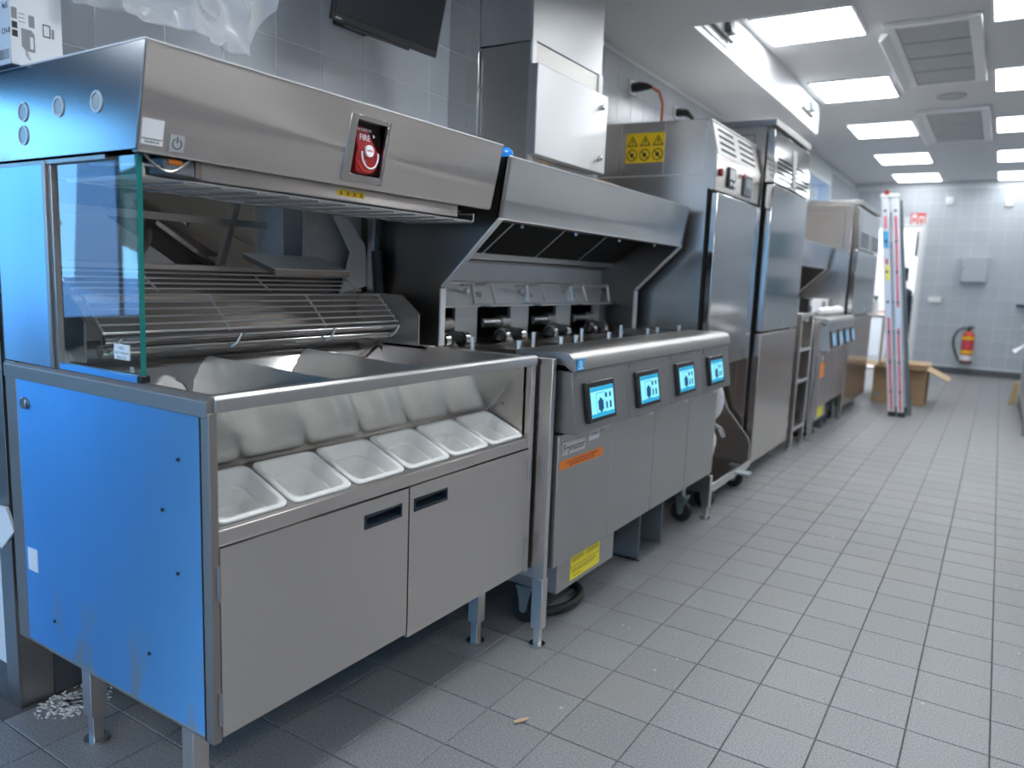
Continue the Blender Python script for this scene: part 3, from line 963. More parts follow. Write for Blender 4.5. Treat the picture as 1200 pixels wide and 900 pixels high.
# hood box over it: front leans out at the top
HX0, HX1, HZ0, HZ1 = -1.387, -1.346, 1.409, 1.600
HY1a, HY1b = 2.0, 2.014
fb = dict(y0=1.360, y1=1.505, z0=1.418, z1=1.573)         # pull box frame on the face
def hx(z):
    return HX0 + (HX1 - HX0) * (z - HZ0) / (HZ1 - HZ0)
wy0, wy1, wz0, wz1 = 1.388, 1.494, 1.436, 1.562           # its opening
def face(y0, y1, z0, z1, t=0.006):
    return MB().hexa([(hx(z0), y0, z0), (hx(z0), y1, z0), (hx(z1), y1, z1), (hx(z1), y0, z1)],
                     [(hx(z0) - t, y0, z0), (hx(z0) - t, y1, z0), (hx(z1) - t, y1, z1), (hx(z1) - t, y0, z1)])
hf = MB()
for a in ((Y0 + 0.001, wy0, HZ0, HZ1), (wy1, HY1b - 0.004, HZ0, HZ1), (wy0, wy1, HZ0, wz0), (wy0, wy1, wz1, HZ1)):
    q = face(*a)
    hf.add(q.v, q.f)
part('hood_front', hf, 'steel', st)
part('hood_side', MB().prism([(XB, HZ0), (HX0, HZ0), (HX1, HZ1), (XB, HZ1)], 'y', Y0 - 0.004, Y0 + 0.001), 'end_steel', st, 0.0008)
part('hood_side', MB().prism([(XB, HZ0), (HX0, HZ0), (HX1, HZ1), (XB, HZ1)], 'y', HY1b - 0.004, HY1b), 'steel_dull', st)
part('hood_top', MB().box(XB, HX1 - 0.002, Y0 + 0.001, HY1b - 0.004, HZ1 - 0.006, HZ1), 'steel', st)
part('hood_back', MB().box(XB, XB + 0.006, Y0 + 0.001, HY1b - 0.004, HZ0, HZ1 - 0.006), 'steel_dull', st)
part('hood_base', MB().box(XB + 0.006, -1.50, Y0 + 0.001, HY1b - 0.004, HZ0 - 0.012, HZ0 - 0.004).box(-1.405, HX0, Y0 + 0.001, HY1b - 0.004, HZ0 - 0.004, HZ0), 'steel_dull', st)
part('hood_edge', MB().bar((HX1 + 0.0008, Y0 - 0.003, HZ1), (HX1 + 0.0008, HY1b - 0.002, HZ1), 0.003, 0.003)
     .bar((XB, Y0 - 0.004, HZ1), (HX1, Y0 - 0.004, HZ1), 0.003, 0.003), 'edge', st)
# four push buttons in steel rings
for x, z in ((-1.797, 1.507), (-1.801, 1.459), (-1.652, 1.506), (-1.511, 1.504)):
    b = part('button', MB().cyl((x, Y0 - 0.0052, z), (x, Y0 - 0.0035, z), 0.016, 24), 'steel_dull', st)
    part('button_ring', MB().disc_ring((x, Y0 - 0.0065, z), 'y', 0.0205, 0.0165, 0.003, 28), 'edge', b, smooth=20)
# stickers on the face
def decal(y0, y1, z0, z1, off=0.0012):
    return face(y0, y1, z0, z1, 0.0008) if False else MB().hexa(
        [(hx(z0) + off, y0, z0), (hx(z0) + off, y1, z0), (hx(z1) + off, y1, z1), (hx(z1) + off, y0, z1)],
        [(hx(z0) + 0.0002, y0, z0), (hx(z0) + 0.0002, y1, z0), (hx(z1) + 0.0002, y1, z1), (hx(z1) + 0.0002, y0, z1)])
UZ = (HX1 - HX0, 0, HZ1 - HZ0)
part('white_sticker', decal(0.849, 0.893, 1.420, 1.466), 'paper', st, 0.0, 'white sticker with two tiny lines of print')
text('sticker_text', 'SCAN FOR PRODUCT', 0.0042, (hx(1.4305) + 0.0014, 0.871, 1.4300), YP, UZ, st, 'ink', 0.0002)
text('sticker_text', 'INFORMATION', 0.0042, (hx(1.425) + 0.0014, 0.871, 1.4248), YP, UZ, st, 'ink', 0.0002)
part('power_switch', decal(0.907, 0.938, 1.4145, 1.446, 0.002), 'vent_grey', st, 0.0, 'square switch plate with a power symbol')
def arc(cy, cz, r, a0, a1, w, off, n=22):
    m = MB()
    for i in range(n):
        t0, t1 = math.radians(a0 + (a1 - a0) * i / n), math.radians(a0 + (a1 - a0) * (i + 1) / n)
        q = []
        for t, rr in ((t0, r - w), (t0, r + w), (t1, r + w), (t1, r - w)):
            y, z = cy + rr * math.sin(t), cz + rr * math.cos(t)
            q.append((hx(z) + off, y, z))
        m.hexa(q, [(p[0] + 0.0004, p[1], p[2]) for p in q])
    return m
pa = arc(0.9225, 1.4295, 0.0095, 28, 332, 0.0009, 0.0021)
q = decal(0.9217, 0.9233, 1.431, 1.443, 0.0026)
pa.add(q.v, q.f)
part('power_symbol', pa, 'ink', st)
# pull station recessed in its frame
part('pull_frame', MB().hexa([(hx(fb['z0']) + 0.004, fb['y0'], fb['z0']), (hx(fb['z0']) + 0.004, wy0, fb['z0']), (hx(fb['z1']) + 0.004, wy0, fb['z1']), (hx(fb['z1']) + 0.004, fb['y0'] + 0.004, fb['z1'])],
                             [(hx(fb['z0']), fb['y0'], fb['z0']), (hx(fb['z0']), wy0, fb['z0']), (hx(fb['z1']), wy0, fb['z1']), (hx(fb['z1']), fb['y0'] + 0.004, fb['z1'])])
     .hexa([(hx(fb['z0']) + 0.004, wy1, fb['z0']), (hx(fb['z0']) + 0.004, fb['y1'], fb['z0']), (hx(fb['z1']) + 0.004, fb['y1'], fb['z1']), (hx(fb['z1']) + 0.004, wy1, fb['z1'])],
           [(hx(fb['z0']), wy1, fb['z0']), (hx(fb['z0']), fb['y1'], fb['z0']), (hx(fb['z1']), fb['y1'], fb['z1']), (hx(fb['z1']), wy1, fb['z1'])])
     .hexa([(hx(fb['z0']) + 0.004, wy0, fb['z0']), (hx(fb['z0']) + 0.004, wy1, fb['z0']), (hx(wz0) + 0.004, wy1, wz0), (hx(wz0) + 0.004, wy0, wz0)],
           [(hx(fb['z0']), wy0, fb['z0']), (hx(fb['z0']), wy1, fb['z0']), (hx(wz0), wy1, wz0), (hx(wz0), wy0, wz0)])
     .hexa([(hx(wz1) + 0.004, wy0, wz1), (hx(wz1) + 0.004, wy1, wz1), (hx(fb['z1']) + 0.004, wy1, fb['z1']), (hx(fb['z1']) + 0.004, wy0, fb['z1'])],
           [(hx(wz1), wy0, wz1), (hx(wz1), wy1, wz1), (hx(fb['z1']), wy1, fb['z1']), (hx(fb['z1']), wy0, fb['z1'])]), 'steel_smooth', st, 0.001)
part('pull_recess', MB().box(-1.425, -1.420, wy0 - 0.004, wy1 + 0.004, wz0 - 0.004, wz1 + 0.004)
     .box(-1.42, -1.38, wy1, wy1 + 0.003, wz0, wz1).box(-1.42, -1.392, wy0 - 0.003, wy0, wz0, wz1)
     .box(-1.42, -1.392, wy0, wy1, wz0 - 0.003, wz0).box(-1.42, -1.37, wy0, wy1, wz1, wz1 + 0.003), 'steel_dull', st)
yc = 1.432
pl = MB().prism([(1.392, 1.447), (1.398, 1.441), (1.425, 1.438), (1.452, 1.444), (1.468, 1.458), (1.472, 1.476), (1.470, 1.495), (1.462, 1.510), (1.452, 1.520),
                 (1.444, 1.535), (1.430, 1.549), (1.412, 1.556), (1.400, 1.553), (1.394, 1.540), (1.395, 1.515), (1.399, 1.500), (1.394, 1.48)], 'x', -1.42, -1.376)
ps = part('pull_station', pl, 'red', st, 0.003, 'red manual pull handle with white lettering', seg=3)
text('pull_text', 'FIRE', 0.021, (-1.3752, 1.422, 1.527), YP, ZP, ps, 'paper', 0.0004)
text('pull_text', 'IN CASE OF', 0.0095, (-1.3752, 1.420, 1.545), YP, ZP, ps, 'paper', 0.0004)
part('pull_disc', MB().cyl((-1.3760, 1.436, 1.497), (-1.3700, 1.436, 1.497), 0.0145, 24), 'paper', ps)
text('pull_text', 'ANSUL', 0.0075, (-1.3698, 1.436, 1.497), YP, ZP, ps, 'red_bright', 0.0003)
text('pull_text', 'PULL', 0.008, (-1.3752, 1.424, 1.470), YP, ZP, ps, 'ink_grey', 0.0003)
part('pull_ring', MB().tube([(-1.3700, 1.436 + 0.029 * math.sin(t), 1.487 + 0.033 * math.cos(t)) for t in [math.radians(75 + 205 * i / 20) for i in range(21)]], 0.0022, 8), 'paper', ps)
part('pull_ridge', MB().tube([(-1.3750, 1.430 + 0.033 * math.sin(t), 1.478 + 0.032 * math.cos(t)) for t in [math.radians(125 + 125 * i / 14) for i in range(15)]], 0.003, 8), 'red_bright', ps)
part('pull_arrow', MB().prism([(1.451, 1.530), (1.451, 1.540), (1.458, 1.534)], 'x', -1.3760, -1.3748), 'paper', ps)
ps.location.y += 0.013
# heat lamp shield strip with its four warning triangles
part('lamp_shield', MB().box(-1.424, -1.418, 0.992, 1.885, 1.372, 1.409), 'steel', st, 0.003)
wst = part('warning_strip', MB().box(-1.4178, -1.4170, 1.384, 1.480, 1.3835, 1.3985), 'yellow_pale', st, 0.0, 'yellow strip of four tiny warning triangles')
for k in range(4):
    yy = 1.396 + 0.024 * k
    part('warning_mark', MB().prism([(yy - 0.0075, 1.3855), (yy + 0.0075, 1.3855), (yy, 1.3975)], 'x', -1.4170, -1.4166), 'orange', wst)
    part('warning_dot', MB().box(-1.4166, -1.4163, yy - 0.001, yy + 0.001, 1.388, 1.394), 'ink', wst)
part('lamp_bracket', MB().box(-1.43, -1.40, 0.975, 0.99, 1.372, 1.409), 'steel_dark', st)
part('heat_lamp', MB().box(-1.50, -1.43, 0.995, 1.88, 1.376, 1.40), 'steel_dark', st, 0.004)
part('lamp_box', MB().box(-1.80, -1.55, 0.95, 1.9, 1.372, 1.398), 'steel_dull', st, 0.004)
part('junction_box', MB().box(-1.45, -1.40, 0.905, 0.975, 1.372, 1.404), 'dark_bracket', st, 0.004)
part('orange_button', MB().box(-1.402, -1.396, 0.915, 0.945, 1.392, 1.402), 'orange', st, 0.003)
part('loop_cable', MB().tube([(-1.40, 0.865 + 0.10 * t, 1.405 - 0.030 * math.sin(PI * t) + 0.004 * t) for t in [i / 14 for i in range(15)]], 0.003, 8), 'steel_dull', st)
# wire rack hung under the hood
rk = MB()
zr = 1.366
for x in (-1.425, -1.455, -1.49, -1.53, -1.58, -1.63, -1.69):
    rk.cyl((x, 0.87, zr), (x, 1.955, zr), 0.0026, 6)
for k in range(13):
    y = 0.87 + 1.085 * k / 12
    rk.cyl((-1.69, y, zr - 0.004), (-1.415, y, zr - 0.004), 0.0026, 6)
for y in (0.87, 1.955):
    rk.tube([(-1.69, y, zr), (-1.41, y, zr), (-1.41, y, zr + 0.02), (-1.60, y, zr + 0.028)], 0.0028, 6)
rk.cyl((-1.41, 0.87, zr + 0.02), (-1.41, 0.98, zr + 0.02), 0.0026, 6)
part('hanging_wire_shelf', rk, 'rod', st)
lbs = part('hood_label', MB().box(-1.80, -1.80 + 0.03, 1.28, 1.45, 1.3705, 1.3715), 'paper', st)

# pans
pan0 = None
plabels = ['white plastic food pan at the corner next to the blue side panel', 'second white food pan from the blue side panel',
           'third white food pan from the blue side panel', 'fourth white food pan from the blue side panel',
           'fifth white food pan from the blue side panel', 'sixth white food pan, next to the fryer panel']


def ring(cx, cy, hx_, hy_, r, z, n=5):
    pts = []
    for sx, sy, a0 in ((1, 1, 0), (-1, 1, 90), (-1, -1, 180), (1, -1, 270)):
        for i in range(n + 1):
            a = math.radians(a0 + 90 * i / n)
            pts.append((cx + sx * (hx_ - r) + r * math.cos(a), cy + sy * (hy_ - r) + r * math.sin(a), z))
    return pts


def pan_mesh():
    A, B = 0.0785, 0.0885
    rows = [ring(0, 0, A - 0.006, B - 0.006, 0.018, 0.0), ring(0, 0, A, B, 0.021, 0.001), ring(0, 0, A, B, 0.021, 0.005),
            ring(0, 0, A - 0.002, B - 0.002, 0.020, 0.0072), ring(0, 0, A - 0.0105, B - 0.0105, 0.021, 0.0075), ring(0, 0, A - 0.0135, B - 0.0135, 0.022, 0.0035),
            ring(0, 0, A - 0.0165, B - 0.0165, 0.024, -0.026), ring(0, 0, A - 0.0175, B - 0.0175, 0.024, -0.0285), ring(0, 0, A - 0.0225, B - 0.0225, 0.024, -0.0295), ring(0, 0, A - 0.0245, B - 0.0245, 0.024, -0.032),
            ring(0, 0, A - 0.0275, B - 0.0275, 0.022, -0.073), ring(0, 0, A - 0.030, B - 0.030, 0.021, -0.078), ring(0, 0, A - 0.037, B - 0.037, 0.016, -0.080)]
    m = MB()
    n = len(rows[0])
    vs = [p for r in rows for p in r]
    fs = []
    for i in range(len(rows) - 1):
        for j in range(n):
            k = (j + 1) % n
            fs.append((i * n + j, i * n + k, (i + 1) * n + k, (i + 1) * n + j))
    fs.append([(len(rows) - 1) * n + j for j in range(n)])
    m.add(vs, fs)
    # outer skin, so that the pan has thickness
    out = [ring(0, 0, A - 0.0115, B - 0.0115, 0.018, 0.0), ring(0, 0, A - 0.0155, B - 0.0155, 0.022, -0.032), ring(0, 0, A - 0.024, B - 0.024, 0.022, -0.076), ring(0, 0, A - 0.034, B - 0.034, 0.018, -0.083)]
    vs = [p for r in out for p in r]
    fs = []
    for i in range(3):
        for j in range(n):
            k = (j + 1) % n
            fs.append((i * n + k, i * n + j, (i + 1) * n + j, (i + 1) * n + k))
    fs.append([3 * n + j for j in range(n)][::-1])
    m.add(vs, fs)
    return m


for k in range(6):
    loc = sp(0.090, p0 + pitch * (k + 0.5), 0.0008)
    if k == 0:
        pan0 = single('food_pan', pan_mesh(), 'white_pan', plabels[0], 'pan', group='white food pans in the station', smooth=50)
        pan0.location = loc
        pan0.rotation_euler = (0, SL, 0)
    else:
        o = pan0.copy()
        C.objects.link(o)
        o.location = loc
        o['label'] = plabels[k]

# loose wire racks above the bin
def wire_rack(label, y0, y1, prof, loc, cross, base=None):
    """rods along y at the profile's points, cross wires that follow the profile"""
    o = thing('wire_rack', label, 'rack', loc)
    m = MB()
    for (x, z) in prof:
        m.cyl((x, y0, z), (x, y1, z), 0.0030, 6)
    part('long_rods', m, 'rod', o)
    for y in cross:
        part('cross_wire', MB().tube([(x, y, z - 0.004) for (x, z) in prof], 0.0030, 6), 'rod', o)
    return o


pf = [(-1.640 - 0.02 * k, 1.018 + 0.0) for k in range(0)]
front_prof = [(-1.790, 1.120), (-1.772, 1.103), (-1.754, 1.087), (-1.737, 1.070), (-1.72, 1.053), (-1.702, 1.036)]
wr1 = wire_rack('front wire rack of long bright rods sloping over the fry bin', 0.94, 1.945, front_prof, (-1.76, 1.44, 1.03), (0.945, 1.28, 1.62, 1.94))
back_prof = [(-1.90, 1.174), (-1.880, 1.160), (-1.858, 1.147), (-1.832, 1.134)]
wr2 = wire_rack('rear wire rack of darker rods behind the front one', 0.94, 1.90, back_prof, (-1.87, 1.42, 1.12), (0.945, 1.16, 1.52, 1.895))
tb = MB()
tb.cyl((-1.71, 0.945, 1.018), (-1.71, 1.965, 1.018), 0.011, 12).cyl((-1.735, 0.95, 0.992), (-1.735, 1.95, 0.992), 0.016, 12)
part('support_bars', tb, 'steel_smooth', st)
for y in (0.97, 1.30, 1.64, 1.93):
    part('bar_clip', MB().tube([(-1.695, y + 0.012, 1.022), (-1.70, y, 0.998), (-1.715, y - 0.008, 0.985)], 0.004, 6), 'steel_dull', st)

# steel tray lid lying behind the racks
o = thing('tray_lid', 'flat steel tray lid lying upside down behind the wire racks', 'lid', (-1.85, 1.66, 1.185))
part('sheet', MB().slab([(-1.79, 1.50, 1.194), (-1.79, 1.80, 1.194), (-1.93, 1.80, 1.236), (-1.93, 1.50, 1.236)], 0.003), 'edge', o)
part('flange', MB().slab([(-1.79, 1.50, 1.178), (-1.79, 1.80, 1.178), (-1.79, 1.80, 1.194), (-1.79, 1.50, 1.194)], 0.003)
     .slab([(-1.79, 1.50, 1.178), (-1.93, 1.50, 1.220), (-1.93, 1.50, 1.236), (-1.79, 1.50, 1.194)], 0.003), 'steel_dark', o)

# reflection in the back panel, built as solid steel bars beyond the hatch
o = thing('reflection_bars', 'slanting dark steel bars shaped after a reflection, beyond the hatch', 'rack', (-2.5, 1.6, 0))
part('cross_bar', MB().bar((-2.19, 1.06, 1.341), (-2.19, 1.79, 1.341), 0.02, 0.022), 'steel', o)
part('post', MB().bar((-2.19, 1.682, 1.42), (-2.19, 1.60, 1.17), 0.02, 0.022, up=(1, 0, 0)), 'steel', o)
part('post', MB().bar((-2.12, 1.90, 1.42), (-2.12, 1.80, 1.17), 0.02, 0.022, up=(1, 0, 0)), 'steel', o)
part('chute', MB().slab([(-2.30, 1.36, 1.36), (-2.30, 1.66, 1.18), (-2.46, 1.66, 1.18), (-2.46, 1.36, 1.36)], 0.03), 'steel_dark', o)
part('chute_rail', MB().bar((-2.28, 1.44, 1.328), (-2.28, 1.65, 1.20), 0.012, 0.014), 'chrome', o)
part('chute', MB().slab([(-2.46, 1.50, 1.385), (-2.46, 1.82, 1.23), (-2.62, 1.82, 1.23), (-2.62, 1.50, 1.385)], 0.03), 'steel_dark', o)
part('chute_rail', MB().bar((-2.40, 1.80, 1.325), (-2.40, 2.04, 1.24), 0.014, 0.02), 'steel_dark', o)
part('leg', MB().bar((-2.33, 1.455, 1.345), (-2.33, 1.44, 1.265), 0.02, 0.02, up=(1, 0, 0)).bar((-2.33, 1.44, 1.265), (-2.33, 1.40, 1.205), 0.02, 0.02, up=(1, 0, 0)), 'steel_dark', o)
part('back_board', MB().box(-2.72, -2.70, 1.0, 2.3, 1.36, 1.50).box(-2.72, -2.70, 1.85, 2.3, 1.05, 1.36), 'steel_dark', o)
part('table_top', MB().box(-2.9, -2.26, 1.0, 2.3, 1.14, 1.165), 'steel', o, 0.003)
for x in (-2.86, -2.30):
    for y in (1.12, 2.26):
        part('leg', MB().box(x - 0.02, x + 0.02, y - 0.02, y + 0.02, 0, 1.14), 'steel_dark', o)


# ------------------------------------------------------------------ EXTRACTION HOODS
def extraction_hood(y0, y1, label, full=True):
    h = thing('extraction_hood', label, 'hood', (-1.6, (y0 + y1) / 2, 0))
    t = 0.022
    up = [(-1.345, 1.572), (-1.375, 1.380), (-1.600, 1.157), (-1.602, 0.952), (-2.06, 0.952), (-2.06, 1.572)]
    for y, nm in ((y0, 'near'), (y1, 'far')):
        far = nm == 'far'
        part('wing', MB().prism(up, 'y', y, y + t), 'steel_dark', h, 0.0008)
        ya, yb = (y - 0.014, y + t + 0.001) if far else (y - 0.001, y + t + 0.001)
        fl = MB()
        fl.hexa([(-1.376, ya, 1.383), (-1.376, yb, 1.383), (-1.599, yb, 1.160), (-1.599, ya, 1.160)],
                [(-1.371, ya, 1.378), (-1.371, yb, 1.378), (-1.596, yb, 1.155), (-1.596, ya, 1.155)])
        part('wing_edge', fl, 'edge', h)
        part('wing_edge', MB().box(-1.604, -1.597, ya, yb, 0.955, 1.150), 'edge', h)
        xp = -1.245 if far else -1.138
        lo = [(xp, 0.235), (xp, 0.953), (-2.04, 0.953), (-2.04, 0.235)]
        part('lower_panel', MB().prism(lo, 'y', y + (0.004 if far else -0.022), y + (0.02 if far else 0.0)), 'steel', h, 0.002)
        if far:
            part('foot_rail', MB().box(-1.26, -1.15, y + 0.03, y + 0.06, 0.20, 0.236), 'steel', h, 0.002)
        for x in (-1.16, -1.95):
            yl = y + (0.05 if far and x > -1.5 else 0.0)
            lg = part('leg', MB().box(x - 0.02, x + 0.02, yl - 0.022, yl + 0.012, 0.065, 0.236).box(x - 0.011, x + 0.011, yl - 0.016, yl + 0.006, 0.008, 0.07), 'steel', h, 0.002)
            part('foot', MB().cyl((x, yl - 0.005, 0.001), (x, yl - 0.005, 0.011), 0.027, 14), 'chrome', lg)
    a, b = y0 + t, y1
    part('canopy', MB().hexa([(-1.345, y0, 1.572), (-1.345, y1 + 0.02, 1.572), (-1.375, y1 + 0.02, 1.380), (-1.375, y0, 1.380)],
                             [(-1.357, y0, 1.572), (-1.357, y1 + 0.02, 1.572), (-1.387, y1 + 0.02, 1.380), (-1.387, y0, 1.380)]), 'galv', h, 0.001)
    part('canopy_edge', MB().bar((-1.3435, y0, 1.573), (-1.3435, y1 + 0.02, 1.573), 0.004, 0.004).bar((-1.3735, y0, 1.381), (-1.3735, y1 + 0.02, 1.381), 0.004, 0.003), 'edge', h)
    part('canopy_top', MB().box(-2.06, -1.357, a, b, 1.562, 1.572), 'steel', h)
    part('canopy_lip', MB().box(-1.42, -1.387, a, b, 1.378, 1.386), 'steel_dark', h)
    part('rear_ledge', MB().box(-1.95, -1.735, a, b, 1.262, 1.300), 'steel', h, 0.003)
    part('back_wall', MB().box(-2.06, -2.05, a, b, 0.952, 1.562), 'steel_dark', h)
    n = 4
    L = (b - a) / n
    for k in range(n):
        ya = a + L * k
        f = part('grease_filter', MB().slab([(-1.74, ya + 0.01, 1.30), (-1.74, ya + L - 0.01, 1.30), (-1.43, ya + L - 0.01, 1.55), (-1.43, ya + 0.01, 1.55)], 0.02), 'gap', h, 0.002)
        bf = MB()
        for i in range(1, 7):
            yy = ya + 0.01 + (L - 0.02) * i / 7
            bf.bar((-1.73, yy, 1.293), (-1.44, yy, 1.527), 0.012, 0.006, up=(0.6, 0, 1))
        part('baffle', bf, 'steel_dark', f)
        if k:
            part('filter_rail', MB().bar((-1.735, ya, 1.288), (-1.43, ya, 1.533), 0.018, 0.008, up=(0.6, 0, 1)), 'edge', h)
        part('spray_nozzle', MB().cyl((-1.44, ya + L * 0.55, 1.385), (-1.44, ya + L * 0.55, 1.44), 0.013, 10).cyl((-1.44, ya + L * 0.55, 1.368), (-1.44, ya + L * 0.55, 1.385), 0.009, 8), 'chrome', h)
    return h


hood_a = extraction_hood(2.043, 3.675, 'stainless extraction hood with sloping wings over the four-screen fryer')
# bits on its top
part('hook_ring', MB().tube([(-1.36, 2.30 + 0.035 * math.cos(t), 1.577 + 0.012 * abs(math.sin(t))) for t in [i * PI / 8 for i in range(17)]], 0.004, 6)
     .tube([(-1.36, 2.66, 1.577), (-1.37, 2.72, 1.583), (-1.36, 2.82, 1.580), (-1.36, 2.90, 1.577)], 0.004, 6), 'wood', hood_a, label='bits of brown cord')
single('cap_plug', MB().cyl((-1.39, 2.085, 1.572), (-1.39, 2.085, 1.588), 0.030, 18).dome((-1.39, 2.085, 1.588), 0.030, 18, 5, squash=0.7).box(-1.40, -1.38, 2.03, 2.075, 1.573, 1.583), 'blue_cap',
       'round blue plastic cap on the near corner of the hood', 'cap', 0.0, loc=(-1.39, 2.085, 1.572))

# exhaust duct rising from the hood
du = thing('exhaust_duct', 'tall square stainless exhaust duct with a screwed cover plate', 'duct', (-1.88, 3.02, 1.573))
part('rear_casing', MB().box(WX + 0.002, -1.945, 2.70, 3.30, 1.573, SZ - 0.002), 'steel_smooth', du, 0.002)
part('lower_casing', MB().box(-1.943, -1.684, 2.715, 3.335, 1.573, 2.138), 'steel_dull', du, 0.002)
part('upper_casing', MB().box(-1.943, -1.684, 2.705, 3.325, 2.142, SZ - 0.002), 'galv', du, 0.002)
part('corner_trim', MB().box(-1.690, -1.680, 2.70, 2.73, 1.60, 2.14), 'edge', du)
part('corner_trim', MB().box(-1.684, -1.678, 3.29, 3.33, 2.02, 2.14), 'edge', du)
cp = part('cover_plate', MB().box(-1.68, -1.634, 2.672, 3.305, 1.690, 2.04), 'galv', du, 0.003)
for z in (1.98, 1.755):
    part('screw', MB().cyl((-1.636, 3.24, z), (-1.622, 3.24, z), 0.012, 12).dome((-1.622, 3.24, z), 0.012, 12, 3, 'x', 0.4), 'chrome', cp)
part('seam_bolt', MB().cyl((-1.945, 2.698, 2.13), (-1.93, 2.698, 2.13), 0.006, 8).cyl((-1.945, 2.698, 1.98), (-1.93, 2.698, 1.98), 0.006, 8), 'steel_dull', du)


# ------------------------------------------------------------------ FRYERS
def caster(parent, x, y, z_top=0.27, wheel_dir=1):
    c = part('caster', MB().cyl((x, y, 0.135), (x, y, z_top), 0.014, 12).box(x - 0.03, x + 0.03, y - 0.03, y + 0.03, 0.125, 0.137)
             .prism([(x - 0.028, 0.127), (x + 0.028, 0.127), (x + 0.012, 0.05), (x - 0.012, 0.05)], 'y', y - 0.026, y - 0.021)
             .prism([(x - 0.028, 0.127), (x + 0.028, 0.127), (x + 0.012, 0.05), (x - 0.012, 0.05)], 'y', y + 0.021, y + 0.026), 'zinc', parent, 0.001)
    part('wheel', MB().cyl((x, y - 0.018, 0.055), (x, y + 0.018, 0.055), 0.053, 22), 'rubber', c, 0.006)
    part('hub', MB().cyl((x, y - 0.029, 0.055), (x, y + 0.029, 0.055), 0.014, 10), 'zinc', c)
    return c


